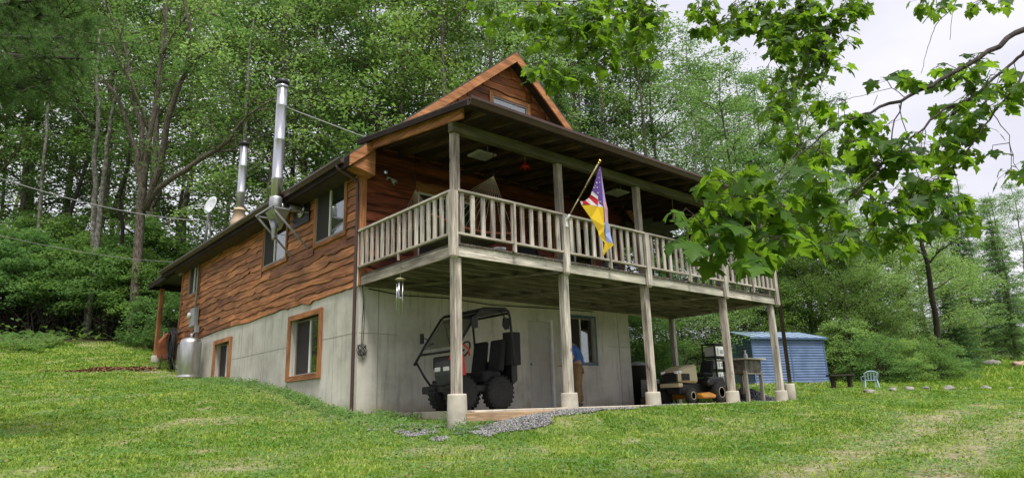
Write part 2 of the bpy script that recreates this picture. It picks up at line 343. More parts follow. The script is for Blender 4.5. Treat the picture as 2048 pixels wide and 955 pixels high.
# ------------------------------------------------------------------ terrain
def _pt(u, v, d): p = at(u, v, d); return (p.x, p.y, p.z)
TP = [(-.1, -.3, -2.80), (-.1, 1.59, -2.47), (-.1, 3.77, -2.12), (-.1, 6.88, -1.85), (-.1, 12.5, -1.2), (-.1, 15.6, -.72),
      (-.1, -3.3, -3.06), (.6, -3.6, -3.02), (1.3, -3.7, -2.93), (2.6, -3.5, -2.82), (5.1, -3.5, -2.79), (8.2, -3.5, -2.79), (10.6, -3.4, -2.79), (1.5, -1.5, -2.9), (5, -1.5, -2.9), (9, -1.5, -2.88),
      (12, -3, -2.78), (10, 2, -2.75), (10, 8, -2.1), (10, 15, -1.2), (15.9, .4, -2.14), (19.7, -.6, -2.17), (17, 4, -2.1), (4, 16, -.8),
      _pt(0, 955, 6.5), _pt(500, 955, 6.5), _pt(1000, 955, 6.5), _pt(1500, 955, 6.5), _pt(2048, 955, 6.5),
      _pt(0, 850, 10.5), _pt(400, 850, 10.5), _pt(250, 790, 14.5), _pt(0, 765, 17), _pt(150, 745, 20), _pt(0, 674, 32), _pt(150, 674, 32), _pt(0, 715, 25), _pt(150, 722, 25), _pt(260, 735, 23.5), _pt(240, 690, 30),
      _pt(1100, 890, 9.3), _pt(1400, 862, 11), _pt(1800, 860, 10.5), _pt(2048, 872, 9.5), _pt(1800, 800, 17), _pt(2040, 800, 17), _pt(1700, 775, 22), _pt(1900, 765, 26),
      _pt(2040, 742, 33), _pt(1960, 700, 45), _pt(2048, 690, 48), _pt(1960, 668, 62),
      (-6.5, -12.2, -4.2), (-14, -8, -3.8), (-2, -20, -4.6), (10, -20, -4.4), (-20, 5, -2.3), (-20, 20, 0), (25, -15, -3.6),
      (2, 30, 2), (15, 20, -.6), (28, 12, -1.6), (10, 45, 4.5), (-15, 45, 5), (35, 30, 1.0), (50, 15, 1.0), (70, 0, 1.5), (40, 55, 6), (70, 40, 5), (-40, 30, 3), (60, -25, -1)]
TPa = np.array(TP)
def _k(r): return r*r*np.log(r+1e-9)
_n = len(TPa); _A = np.zeros((_n+3, _n+3)); _D = np.hypot(TPa[:, None, 0]-TPa[None, :, 0], TPa[:, None, 1]-TPa[None, :, 1])
_A[:_n, :_n] = _k(_D) + np.eye(_n)*.02; _A[:_n, _n] = 1; _A[:_n, _n+1:] = TPa[:, :2]; _A[_n, :_n] = 1; _A[_n+1:, :_n] = TPa[:, :2].T
_w = np.linalg.solve(_A, np.concatenate([TPa[:, 2], [0, 0, 0]]))
def wob(x, y, s, seed=0, n=7):
    g = np.random.RandomState(seed); o = np.zeros_like(x, dtype=float)
    for i in range(n):
        a = g.rand()*2*PI; k = (2*PI/s)*(.5+g.rand()*1.4); o += np.sin((x*math.cos(a)+y*math.sin(a))*k+g.rand()*7+1.3*np.sin((y*math.cos(a)-x*math.sin(a))*k*.6+g.rand()*7))
    return o/n*1.6
def hgt(x, y):
    x = np.atleast_1d(np.asarray(x, float)); y = np.atleast_1d(np.asarray(y, float)); sh = x.shape; x = x.ravel(); y = y.ravel()
    z = np.empty(len(x))
    for i in range(0, len(x), 20000):
        r_ = np.hypot(x[i:i+20000, None]-TPa[None, :, 0], y[i:i+20000, None]-TPa[None, :, 1])
        z[i:i+20000] = _k(r_) @ _w[:_n] + _w[_n] + _w[_n+1]*x[i:i+20000] + _w[_n+2]*y[i:i+20000]
    far = 3 + .03*np.clip(y, -200, 400)+.012*np.clip(x, -200, 400)
    t = np.clip((np.hypot(x-10, y-10)-50)/50, 0, 1); t = t*t*(3-2*t)
    z = np.clip(z, -7, 9)*(1-t)+far*t
    d = np.hypot(x-2, y+2)
    z += wob(x, y, 2.2, 3)*.025*np.clip((d-2)/6, .3, 1) + wob(x, y, 9, 5)*.05*np.clip((d-6)/10, 0, 1)
    inside = (x > .75) & (x < 11.2) & (y > -3.35) & (y < .3)
    z = np.where(inside, np.minimum(z, -2.84), z)
    return z.reshape(sh)
def hz(x, y): return float(hgt([x], [y])[0])
NG = 330
_s = np.linspace(-1, 1, NG); _g = np.sinh(_s*5.2)/math.sinh(5.2)*900
GX, GY = np.meshgrid(_g+1, _g-2); GZ = hgt(GX, GY)
V = np.stack([GX.ravel(), GY.ravel(), GZ.ravel()], 1); ii = np.arange(NG*NG).reshape(NG, NG)
F = np.stack([ii[:-1, :-1].ravel(), ii[:-1, 1:].ravel(), ii[1:, 1:].ravel(), ii[1:, :-1].ravel()], 1)
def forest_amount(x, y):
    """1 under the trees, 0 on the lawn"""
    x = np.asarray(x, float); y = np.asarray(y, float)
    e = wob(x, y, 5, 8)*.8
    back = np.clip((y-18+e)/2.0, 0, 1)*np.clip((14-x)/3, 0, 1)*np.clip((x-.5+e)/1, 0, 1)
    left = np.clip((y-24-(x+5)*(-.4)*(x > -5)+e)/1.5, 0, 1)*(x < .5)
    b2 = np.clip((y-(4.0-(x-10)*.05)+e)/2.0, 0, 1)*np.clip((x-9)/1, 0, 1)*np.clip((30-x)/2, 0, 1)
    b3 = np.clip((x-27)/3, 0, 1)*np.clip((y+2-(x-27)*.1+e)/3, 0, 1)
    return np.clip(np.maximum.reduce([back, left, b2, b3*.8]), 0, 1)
def dry_amount(x, y):
    x = np.asarray(x, float); y = np.asarray(y, float)
    d = np.clip(wob(x, y, 3.2, 21)*1.4-.2, 0, 1)*.55 + np.clip(wob(x, y, 1.1, 22)*1.3-.2, 0, 1)*.6 + np.clip(wob(x, y, .35, 24)*1.5-.55, 0, 1)*.7
    # worn wheel tracks on the right
    for off_ in (0, 1.5):
        c = np.array([at(1560, 955, 6.5)[:2], at(1720, 900, 8.6)[:2], at(1880, 850, 11.5)[:2], at(2000, 822, 15)[:2]]) + np.array([[off_*.75, -off_*.65]])
        dd = np.full(x.shape, 9.)
        for a, b in zip(c[:-1], c[1:]):
            ab = b-a; t = np.clip(((x-a[0])*ab[0]+(y-a[1])*ab[1])/(ab@ab), 0, 1); dd = np.minimum(dd, np.hypot(x-a[0]-t*ab[0], y-a[1]-t*ab[1]))
        d = np.maximum(d, np.clip(1.4-dd/.4, 0, 1)*(.8+.35*wob(x, y, .6, 9)))
    # bare soil by the rear corner and along the wall foot
    d = np.maximum(d, np.clip(1.4-np.hypot((x+1.3)/1.5, (y-12.4)/.8), 0, 1))
    d = np.maximum(d, np.clip(1-np.abs(x+.55)/.6, 0, 1)*(y > -3)*(y < 13)*.75)
    d = np.maximum(d, np.clip(1.3-np.abs(y+3.42)/.16, 0, 1)*(x > 2)*(x < 11)*.9)
    return np.clip(d, 0, 1)
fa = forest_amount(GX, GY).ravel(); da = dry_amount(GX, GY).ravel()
def ground_mat():
    m_, nt, p = base('ground_soil_grass', .95, 0, .1); v = mapped(nt, (1, 1, 1))
    n1 = noise(nt, v, 1.3, 6, .65); n2 = noise(nt, v, 14, 6, .7)
    r1 = ramp(nt, [(.3, (.06, .12, .02)), (.5, (.11, .17, .032)), (.7, (.17, .21, .05))]); nt.links.new(n1.outputs['Fac'], r1.inputs[0])
    r2 = ramp(nt, [(.35, (.55, .55, .5)), (.65, (1.2, 1.2, 1.1))]); nt.links.new(n2.outputs['Fac'], r2.inputs[0])
    c = mixc(nt, 1.0, r1.outputs[0], r2.outputs[0], 'MULTIPLY')
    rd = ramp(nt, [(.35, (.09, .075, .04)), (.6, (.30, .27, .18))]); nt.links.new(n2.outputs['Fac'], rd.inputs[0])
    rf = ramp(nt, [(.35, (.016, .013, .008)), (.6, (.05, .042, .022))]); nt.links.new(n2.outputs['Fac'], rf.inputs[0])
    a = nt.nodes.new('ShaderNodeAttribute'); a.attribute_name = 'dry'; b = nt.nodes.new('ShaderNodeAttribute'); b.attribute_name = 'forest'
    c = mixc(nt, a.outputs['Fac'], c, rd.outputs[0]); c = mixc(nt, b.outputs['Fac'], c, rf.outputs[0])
    nt.links.new(c, p.inputs['Base Color']); bump(nt, p, n2.outputs['Fac'], .6, .05); return m_
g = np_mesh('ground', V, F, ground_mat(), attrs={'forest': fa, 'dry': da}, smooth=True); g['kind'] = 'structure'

# concrete patio slab under the porch
b = MB(); b.box((.8, -3.27, -2.95), (11.2, .0, -2.75)); s_ = b.build('patio', M['conc'], bevel=.01); s_['kind'] = 'structure'

# ------------------------------------------------------------------ house
W, LEN, D = 8.49, 12.8, 3.313
XR, ZR, SL = 4.2, 6.40, .845            # ridge position and roof slope
house = thing('house', 'wood sided two storey cabin on grey concrete foundation with a railed porch', 'house', (0, 0, -2.75))
SIDE = lambda s, n, z: (-n, s, z)       # side wall frame: s back along the wall, n outward
FRONT = lambda s, n, z: (s, -n, z)
def rnd(seed): return random.Random(seed)

def wall_holes(mb, s0, s1, z0, z1, holes, depth):
    S = sorted({s0, s1, *[h[0] for h in holes], *[h[1] for h in holes]}); Z = sorted({z0, z1, *[h[2] for h in holes], *[h[3] for h in holes]})
    for a, b_ in zip(S[:-1], S[1:]):
        for c, d in zip(Z[:-1], Z[1:]):
            if any(h[0] <= a and b_ <= h[1] and h[2] <= c and d <= h[3] for h in holes): continue
            mb.add([(a, 0, c), (b_, 0, c), (b_, 0, d), (a, 0, d)], [(0, 1, 2, 3)])
    for h in holes:
        q = [(h[0], h[2]), (h[1], h[2]), (h[1], h[3]), (h[0], h[3])]
        for i in range(4):
            (a, c), (b_, d) = q[i], q[(i+1) % 4]
            mb.add([(a, 0, c), (b_, 0, d), (b_, -depth, d), (a, -depth, c)], [(0, 1, 2, 3)])
# foundation
HS = [(1.72, 3.27, -1.86, -.52), (7.43, 8.72, -1.65, -.58)]
HF = [(4.56, 5.46, -2.749, -.58), (6.12, 7.06, -1.66, -.41)]
mb = MB(SIDE); wall_holes(mb, 0, LEN, -3.1, -.21, HS, .22); mb.F = FRONT; wall_holes(mb, 0, W, -3.1, -.21, HF, .22)
mb.F = None; mb.add([(W, 0, -3.1), (W, LEN, -3.1), (W, LEN, -.21), (W, 0, -.21), (0, LEN, -3.1), (0, LEN, -.21)], [(0, 1, 2, 3), (1, 4, 5, 2)])
mb.F = FRONT
mb.build('foundation_wall', M['conc'], house)
jm = two('joint_line', (.27, .255, .22), .2)
def joint(F_, a, b_, h_): mb = MB(F_); mb.box(a, b_); mb.build('form_joint', jm, house)
for a, b_ in ((0.02, 1.58), (3.43, 7.3)): joint(SIDE, (a, -.004, -1.17), (b_, .003, -1.158), 0)
for s in (1.05, 4.9, 6.6, 10.1): joint(SIDE, (s, -.004, -2.6), (s+.01, .0025, -.23), 0)
for s in (.45, 8.0): joint(FRONT, (s, -.004, -2.74), (s+.014, .003, -.22), 0)
for a, b_ in ((.02, .9), (7.55, 8.47)): joint(FRONT, (a, -.004, -1.18), (b_, .0035, -1.168), 0)
for F_, hs in ((SIDE, HS), (FRONT, HF)):
    for h in hs:
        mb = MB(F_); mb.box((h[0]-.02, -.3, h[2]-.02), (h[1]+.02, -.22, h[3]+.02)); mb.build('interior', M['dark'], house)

# siding boards with live edges
def boards(name, F_, s0, s1, z0, z1, cuts, mat_, seed, pitch=.185, tri=None):
    R = rnd(seed); V = []; Fc = []; E = []; T = []; pitch0 = pitch
    z = z0; k = 0
    while z < z1:
        amp = R.uniform(.014, .034); pitch = pitch0*R.uniform(.82, 1.2); ph = [(R.uniform(.5, 1.3), R.uniform(0, 7), 1), (R.uniform(1.6, 3), R.uniform(0, 7), .5), (R.uniform(4, 8), R.uniform(0, 7), .16)]
        dips = [(R.uniform(s0, s1), R.uniform(.07, .2), R.uniform(-.045, .05)) for _ in range(int((s1-s0)*1.1)+1)]
        zo = R.uniform(-.012, .012)
        def wave(s):
            a = sum(c*math.sin(f_*s*2+p_) for f_, p_, c in ph)*amp
            for c, w_, h_ in dips: a += h_*math.exp(-((s-c)/w_)**2)
            return a+zo
        joints = []; s = s0
        while s < s1:
            e = min(s1, s+R.uniform(2.2, 4.8)); joints.append((s, e if s1-e > .5 else s1)); 
            if s1-e <= .5: break
            s = e
        zt = z+pitch
        for a, b_ in joints:
            tone = R.random()
            iv = [(a, b_)]
            if tri:
                lo, hi = tri(min(zt+.02, z1)); iv = [(max(a, lo), min(b_, hi))]
            for (c0, c1, cz0, cz1) in cuts:
                if z+.02 < cz1 and zt > cz0+.03:
                    nv = []
                    for p, q in iv:
                        if q <= c0 or p >= c1: nv.append((p, q))
                        else:
                            if p < c0: nv.append((p, c0))
                            if q > c1: nv.append((c1, q))
                    iv = nv
            for p, q in iv:
                if q-p < .04: continue
                n = max(2, int((q-p)/.055)); n0 = len(V)
                for i in range(n+1):
                    s = p+(q-p)*i/n; zb = z+wave(s); o_ = .036+.006*math.sin(s*3+k)
                    top = min(zt+.05, z1)
                    for (zz, nn, ee) in ((top, .008, 0), (zb+.035, o_-.002, 0), (zb+.012, o_, .45), (zb, o_-.006, 1), (zb+.002, .0, 1)):
                        V.append(F_(s+R.uniform(-.0, .0), nn, zz)); E.append(ee); T.append(tone)
                for i in range(n):
                    for j in range(4): 
                        a0 = n0+i*5+j; Fc.append((a0, a0+1, a0+6, a0+5))
                for e0 in (n0, n0+n*5): Fc.append((e0, e0+1, e0+3, e0+4))
        z += pitch; k += 1
    Fq = np.array(Fc)
    return np_mesh(name, np.array(V), Fq, mat_, house, attrs={'edge': np.array(E), 'tone': np.array(T)})
TR = .095                                               # trim width
WA, WB, WC = (.58, 2.2, .98, 2.36), (3.7, 5.36, .98, 2.36), (10.76, 12.0, 1.2, 2.36)
boards('side_siding', SIDE, .0, LEN, -.24, 2.4, [WA, WB, WC], M['side_y'], 4)
FD = (1.33, 3.0, -.0, 2.15); FW2 = (5.6, 7.2, .9, 2.15)
boards('front_siding', FRONT, .10, W, -.0, 2.85, [FD, FW2], M['side_shaded'], 9)
boards('gable_siding', FRONT, 0.1, 8.4, 2.9, 6.2, [(3.54, 4.95, 4.7, 5.21)], M['side_x'], 14, pitch=.235, tri=lambda z: (XR-(ZR-.12-z)/SL, XR+(ZR-.12-z)/SL))
mb = MB(SIDE); mb.box((0, -.12, -.22), (LEN, 0, 2.45)); mb.F = FRONT; mb.box((.125, -.12, -.22), (W, -.001, 2.88))
mb.box((W-.12, -LEN, -.2), (W, -.125, 2.5))
mb.F = None; mb.prism([(.1, .005, 2.84), (8.4, .005, 2.84), (XR, .005, ZR-.1)], (0, .1, 0)); mb.build('sheathing', M['cedar_x'], house)
mb = MB(); mb.box((-.048, -.052, -.22), (-.002, .06, 2.4)); mb.box((.0, -.052, -.22), (.10, -.002, 2.45)); mb.build('corner_trim', M['cedar_z'], house, bevel=.004)
mb = MB(); mb.box((-.048, LEN-.09, -.25), (0, LEN+.01, 2.4)); mb.build('corner_trim', M['cedar_z'], house, bevel=.004)

def window(F_, s0, s1, z0, z1, name='window', deep=0, trim='cedar', tw=TR, frame_m='frameg', curtain=None, flip=False, mull=.5, up=None, sc=True, gr=None, pr=.055):
    """s0..s1,z0..z1 outer edge of the trim"""
    g_ = gr or ('y' if F_ is SIDE else 'x')
    tz = M['blueframe'] if trim == 'blue' else M['cedar_z']; th = M['blueframe'] if trim == 'blue' else M['cedar_'+g_]
    i0, i1, j0, j1 = s0+tw, s1-tw, z0+tw, z1-tw; n0 = -deep+.005
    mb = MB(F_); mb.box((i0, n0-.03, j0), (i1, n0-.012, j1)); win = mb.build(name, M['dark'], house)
    for a, b_, c, d in ((s0, s0+tw, z0, z1), (s1-tw, s1, z0, z1)):
        mb = MB(F_); mb.box((a, .0, c), (b_, pr, d)); mb.build('jamb', tz, win, bevel=.004)
    mb = MB(F_); mb.box((i0, -max(deep-.001, 0), z0+.004), (i1, pr-.002, j0-.001)); mb.build('sill', th, win, bevel=.004)
    mb = MB(F_); mb.box((i0, 0, j1), (i1, pr-.002, z1)); mb.build('head_trim', th, win, bevel=.004)
    mb = MB(F_); f = .045
    mb.box((i0, n0, j0), (i0+f, n0+.035, j1)); mb.box((i1-f, n0, j0), (i1, n0+.035, j1)); mb.box((i0+f, n0, j0), (i1-f, n0+.034, j0+f)); mb.box((i0+f, n0, j1-f), (i1-f, n0+.034, j1))
    mb.build('frame', M[frame_m], win)
    if mull:
        c = i0+(i1-i0)*mull
        mb = MB(F_); mb.box((c-.022, n0, j0+f), (c+.022, n0+.04, j1-f)); mb.build('mullion', M['vinyl'], win)
        a, b_ = (i0+f, c-.022), (c+.022, i1-f)
        if flip: a, b_ = b_, a                              # a: screened half, b_: open glass half
    else: a, b_ = None, (i0+f, i1-f)
    for q, half in (('insect_screen', a), ('glass_pane', b_)):
        if half is None: continue
        mb = MB(F_); mb.box((half[0], n0+.008, j0+f), (half[1], n0+.014, j1-f)); mb.build(q, M['screen'] if q[0] == 'i' and sc else M['glass'], win)
    if curtain:
        mb = MB(F_); s = b_[0]; n = 22; w_ = b_[1]-b_[0]; vs = []
        for i in range(n+1):
            nn = n0-.004+.003*math.sin(i*1.9); vs += [(b_[0]+w_*i/n, nn, j0+f+curtain), (b_[0]+w_*i/n, nn, j1-f)]
        mb.add(vs, [(2*i, 2*i+2, 2*i+3, 2*i+1) for i in range(n)]); mb.build('curtain', M['curtain'], win)
    return win
M['blueframe'] = two('blue_frame', (.07, .16, .24), .2, scale=6, rough=.6)
window(SIDE, *WA, flip=True, curtain=.22)
window(SIDE, *WB, flip=True)
window(SIDE, *WC, flip=True)
window(SIDE, 1.60, 3.39, -1.98, -.45, deep=.16, tw=.12, flip=True)
window(SIDE, 7.33, 8.82, -1.75, -.51, deep=.16, tw=.12, flip=True)
window(FRONT, 6.07, 7.11, -1.70, -.385, deep=.14, trim='blue', tw=.05, frame_m='frameg', pr=.02)
window(FRONT, 5.6, 7.2, .9, 2.15)
gwin = window(FRONT, 3.54, 4.95, 4.72, 5.21, tw=.1, mull=None, pr=.06)
# sliding door with curtain on the porch
sd_ = window(FRONT, 1.28, 3.05, .0, 2.15, name='sliding_door', curtain=.02, frame_m='vinyl', mull=.5)
# basement door
mb = MB(FRONT); mb.box((4.56, -.06, -2.74), (4.63, .004, -.58)); mb.box((4.63, -.06, -.65), (5.39, .003, -.581)); dr = mb.build('door', M['conc'], house, bevel=.003)
mb = MB(FRONT); mb.box((5.39, -.06, -2.74), (5.46, .02, -.58)); mb.build('door_jamb', M['white'], dr, bevel=.003)
mb = MB(FRONT); mb.box((4.632, -.09, -2.738), (5.388, -.05, -.652))
for a, b_, c, d in ((4.72, 4.98, -2.55, -1.75), (5.04, 5.3, -2.55, -1.75), (4.72, 5.3, -1.6, -.8)): mb.box((a, -.05, c), (b_, -.042, d))
mb.build('door_leaf', two('door_grey', (.47, .45, .41), .06, scale=5), dr, bevel=.004)
mb = MB(FRONT); mb.ball((4.72, -.02, -1.7), .03, 6); mb.build('door_knob', M['greym'], dr)

# main roof
ex0, exz0 = -.5, ZR-SL*(XR+.5); ex1 = 2*XR+.5
y0r, y1r = -.42, 13.7
def slope_pts(x0, x1, y0, y1, off):
    z = lambda x: ZR-SL*abs(x-XR)+off
    return [(x0, y0, z(x0)), (x1, y0, z(x1)), (x1, y1, z(x1)), (x0, y1, z(x0))]
mb = MB()
for a in (ex0, ex1): mb.prism(slope_pts(a, XR, y0r, y1r, -.0), (0, 0, -.035))
roof = mb.build('roof', M['shingle'], house)
mb = MB()
for a in (ex0+.02, ex1-.02): mb.prism(slope_pts(a, XR, y0r+.045, y1r-.03, -.037), (0, 0, -.03))
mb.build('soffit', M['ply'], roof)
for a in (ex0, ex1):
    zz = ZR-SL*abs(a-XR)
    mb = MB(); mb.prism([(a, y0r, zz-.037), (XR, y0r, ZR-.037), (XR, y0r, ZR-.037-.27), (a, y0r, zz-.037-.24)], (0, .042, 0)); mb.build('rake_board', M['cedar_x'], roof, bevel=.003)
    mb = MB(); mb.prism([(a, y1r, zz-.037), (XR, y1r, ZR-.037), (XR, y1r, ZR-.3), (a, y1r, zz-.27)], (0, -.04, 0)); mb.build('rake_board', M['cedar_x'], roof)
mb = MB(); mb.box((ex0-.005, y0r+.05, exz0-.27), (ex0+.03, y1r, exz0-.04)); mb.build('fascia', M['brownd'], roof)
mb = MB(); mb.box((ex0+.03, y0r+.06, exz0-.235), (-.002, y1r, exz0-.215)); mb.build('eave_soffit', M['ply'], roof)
def gutter(p, q, outw, name='gutter', par=roof, h=.125, w_=.12):
    p, q, o_ = Vector(p), Vector(q), Vector(outw); prof = [(0, 0), (0, -h), (w_*.55, -h), (w_*.8, -h*.55), (w_, -h*.35), (w_, 0), (w_-.012, 0), (w_-.012, -h*.3), (w_*.5, -h+.01), (.008, -h+.01), (.008, 0)]
    mb = MB(); mb.prism([p+o_*a+Vector((0, 0, b_)) for a, b_ in prof], q-p); return mb.build(name, M['brown'], par)
gutter((ex0-.006, y0r+.25, exz0-.03), (ex0-.006, y1r, exz0-.03), (-1, 0, 0))
# boxed end of the eave at the front corner
mb = MB(); mb.prism([(ex0+.1, y0r+.043, exz0-.24), (.10, y0r+.043, exz0-.36), (.10, y0r+.043, exz0+.30), (ex0+.1, y0r+.043, exz0-.13)], (0, .35, 0)); mb.build('eave_return', M['cedar_x'], roof)

# rear lean-to porch roof and its post
mb = MB(); mb.prism([(-.35, 12.6, 2.52), (6, 12.6, 2.52), (6, 16.1, 2.34), (-.35, 16.1, 2.34)], (0, 0, -.05)); rr = mb.build('rear_porch_roof', M['shingle'], house)
mb = MB(); mb.box((-.38, 12.6, 2.14), (-.34, 16.1, 2.32)); mb.box((-.35, 16.1, 2.14), (6, 16.14, 2.33)); mb.box((0, 15.6, 2.12), (6, 15.72, 2.28)); mb.build('fascia', M['brownd'], rr)
mb = MB(); mb.box((-.06, 15.58, -.5), (.09, 15.73, 2.13)); mb.build('rear_post', M['cedar_z'], house, bevel=.006)
mb = MB(); mb.lathe([(.15, -1.1), (.15, -.42), (.14, -.4)], (.015, 15.65, 0), 18); mb.build('pier', M['pier'], house)

# porch roof (low slope)
PX0, PX1, PY, PZ, PS = -.15, 11.75, -3.93, 2.37, .145
def pz(y): return PZ+PS*(y-PY)
mb = MB(); mb.prism([(PX0, PY-.03, pz(PY-.03)), (PX1, PY-.03, pz(PY-.03)), (PX1, -.0, pz(0)), (PX0, 0, pz(0))], (0, 0, -.02)); proof = mb.build('porch_roof', M['shingle'], house)
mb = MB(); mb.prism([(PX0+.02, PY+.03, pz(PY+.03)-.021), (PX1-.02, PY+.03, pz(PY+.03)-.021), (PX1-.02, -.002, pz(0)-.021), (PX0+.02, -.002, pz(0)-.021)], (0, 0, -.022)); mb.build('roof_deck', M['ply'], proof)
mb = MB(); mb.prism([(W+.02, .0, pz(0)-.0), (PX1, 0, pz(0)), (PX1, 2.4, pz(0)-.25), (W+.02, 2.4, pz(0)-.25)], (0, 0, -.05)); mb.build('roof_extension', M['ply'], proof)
k = 0; x = PX0+.38
while x < PX1-.1:
    mb = MB(); mb.prism([(x, PY+.03, pz(PY)-.045), (x, -.05, pz(-.05)-.045), (x, -.05, pz(-.05)-.2), (x, PY+.03, pz(PY)-.17)], (.045, 0, 0)); mb.build('rafter', M['raft'], proof); x += .61
mb = MB(); mb.prism([(PX0, PY+.0, pz(PY)-.022), (PX0, -.02, pz(0)-.022), (PX0, -.02, pz(0)-.13), (PX0, PY+.0, pz(PY)-.12)], (.035, 0, 0)); mb.build('drip_edge', M['brownd'], proof)
mb = MB(); mb.prism([(PX0+.13, PY+.35, pz(PY+.35)-.05), (PX0+.13, -.06, pz(0)-.05), (PX0+.13, -.06, pz(0)-.27), (PX0+.13, PY+.35, pz(PY)-.2)], (.05, 0, 0)); mb.build('end_rafter', M['cedar_y'], proof, bevel=.004)
mb = MB(); mb.prism([(PX1, PY, pz(PY)-.022), (PX1, 0, pz(0)-.022), (PX1, 0, pz(0)-.17), (PX1, PY, pz(PY)-.15)], (-.035, 0, 0)); mb.build('end_rafter', M['brownd'], proof)
mb = MB(); mb.box((PX0+.03, PY, pz(PY)-.17), (PX1-.03, PY+.03, pz(PY)-.03)); mb.build('fascia', M['brownd'], proof)
gutter((PX0-.02, PY-.002, PZ-.0), (PX1+.02, PY-.002, PZ-.0), (0, -1, 0), par=proof, h=.14)
mb = MB(); mb.box((-.0, -3.27, 2.05), (10.75, -3.13, 2.235)); mb.build('beam', M['beam'], proof, bevel=.006)
mb = MB(); mb.box((W-.01, -.2, 2.3), (10.75, -.06, 2.48)); mb.build('beam', M['beam'], proof, bevel=.006)
mb = MB(); mb.box((10.6, -3.1, 2.1), (10.74, -.2, 2.28)); mb.build('beam', M['raft'], proof)

# deck
mb = MB()
x = -.0
while x < 10.69-.02:
    e = min(x+.138, 10.70); mb.box((x+.003, -D-.025, -.036), (e, .12 if x > W else -.03, .0)); x += .145
mb.build('decking', M['plank'], house)
mb = MB(); mb.box((0, -D, -.225), (10.69, -D+.04, -.038)); mb.build('rim_board', M['grey_x'], house, bevel=.005)
mb = MB(); mb.box((0, -D+.041, -.224), (.04, -.02, -.039)); mb.build('rim_board', M['grey_y'], house, bevel=.005)
mb = MB(); mb.box((10.65, -D+.041, -.224), (10.69, .14, -.039)); mb.build('rim_board', M['grey_y'], house, bevel=.005)
mb = MB(); mb.box((8.5, .10, -.224), (10.649, .14, -.039)); mb.build('rim_board', M['grey_x'], house)
for i in range(8):
    y = -D+.36+i*.4; mb = MB(); mb.box((.042, y, -.222), (10.648, y+.04, -.038)); mb.build('joist', M['joist'], house)
mb = MB(); mb.box((.042, -.045, -.222), (W, -.002, -.04)); mb.build('ledger', M['joist'], house)
for x0 in (2.5, 5.1, 8.1, 10.5):
    mb = MB(); mb.prism([(x0, -D+.05, -.226), (x0-1.7, -.5, -.226), (x0-1.8, -.5, -.226), (x0-.14, -D+.05, -.226)], (0, 0, -.035)); mb.build('brace', M['joist'], house)
# posts, piers
UX = [.03, 2.62, 5.13, 8.2, 10.55]
for i, x in enumerate(UX):
    mb = MB(); mb.box((x, -D+.06, -2.5), (x+.145, -D+.205, -.228)); mb.build('lower_post', M['grey_z'], house, bevel=.007)
    mb = MB(); mb.box((x+.03, -D+.10, .001), (x+.165, -D+.235, pz(-D)-.25)); mb.build('upper_post', M['grey_z'], house, bevel=.007)
    x_ = x+.075; mb = MB(); r_ = random.Random(i)
    mb.lathe([(.17, -3.35), (.165, -2.9), (.158, -2.52), (.15, -2.49), (.05, -2.485)], (x_, -D+.13, 0), 22); mb.build('pier', M['pier'], house)
mb = MB(); mb.box((10.52, -.05, -2.85), (10.66, .09, -.226)); mb.build('lower_post', M['grey_z'], house, bevel=.006)
mb = MB(); mb.box((10.52, -.10, .002), (10.65, .03, 2.3)); mb.build('upper_post', M['grey_z'], house, bevel=.006)
# railing
ZB0, ZB1, ZT0, ZT1 = .132, .172, .888, .93
RPX = [-.06, 2.615, 5.16, 8.2, 10.70]
for i, x in enumerate(RPX):
    mb = MB(); w_ = .062 if i == 0 else .07
    mb.box((x-w_, -D-.098, -.25), (x+w_, -D-.026 if i else -D+.03, ZT0-.002 if i == 0 else ZT1-.005))
    mb.prism([(x-w_, -D-.098, -.25), (x+w_, -D-.098, -.25), (x+w_*.6, -D-.07, -.29), (x-w_*.6, -D-.07, -.29)], (0, .07, 0)); mb.build('rail_post', M['grey_z'], house, bevel=.005)
R = rnd(3)
def bay(p, q, n, ax, mids):
    g_ = 'x' if ax == 0 else 'y'
    def bx(s0, s1, t0, t1, z0, z1):        # t: outward offset
        if ax == 0: return (s0, -D-t1, z0), (s1, -D-t0, z1)
        return (-t1, s0, z0), (-t0, s1, z1)
    mb = MB(); mb.box(*bx(p, q, .0, .075, ZB0, ZB1)); mb.build('bottom_rail', M['grey_'+g_], house, bevel=.004)
    mb = MB(); mb.box(*bx(p-(.0 if ax else .0), q, -.01, .095, ZT0, ZT1)); mb.build('top_rail', M['grey_'+g_], house, bevel=.005)
    for i in range(n):
        c = p+(q-p)*(i+.5)/n+R.uniform(-.008, .008); wd = .042
        z1 = ZT0-.001; th = R.uniform(-.004, .004)
        mb = MB(); mb.bar(Vector(bx(c, c, .038, .038, ZB1+.001, 0)[0]), Vector(bx(c+th, c+th, .038, .038, z1, 0)[0]), .085, .038, (0, 1, 0) if ax == 0 else (1, 0, 0))
        mb.build('baluster', M['grey_z'], house, bevel=.003)
    for c in mids:
        mb = MB(); mb.box(*bx(c-.02, c+.02, .035, .075, .0, ZB0-.001)); 
        if ax == 0: mb.box(*bx(c-.02, c+.02, .078, .116, -.03, ZT0-.001))
        mb.build('rail_support', M['grey_z'], house, bevel=.003)
for (a, b_, n) in ((0.005, 2.545, 11), (2.687, 5.088, 11), (5.232, 8.128, 13), (8.272, 10.628, 11)): bay(a, b_, n, 0, [(a+b_)/2])
bay(-D+.034, -.06, 16, 1, [-1.6])
mb = MB(); mb.box((-.11, -.055, -.25), (-.054, .02, ZT1)); mb.build('rail_post', M['grey_z'], house, bevel=.005)
for i in range(13):                                          # right end of the porch, same railing
    y = -D+.12+i*.25; mb = MB(); mb.box((10.70, y, ZB1+.001), (10.738, y+.085, ZT0-.001)); mb.build('baluster', M['grey_z'], house)
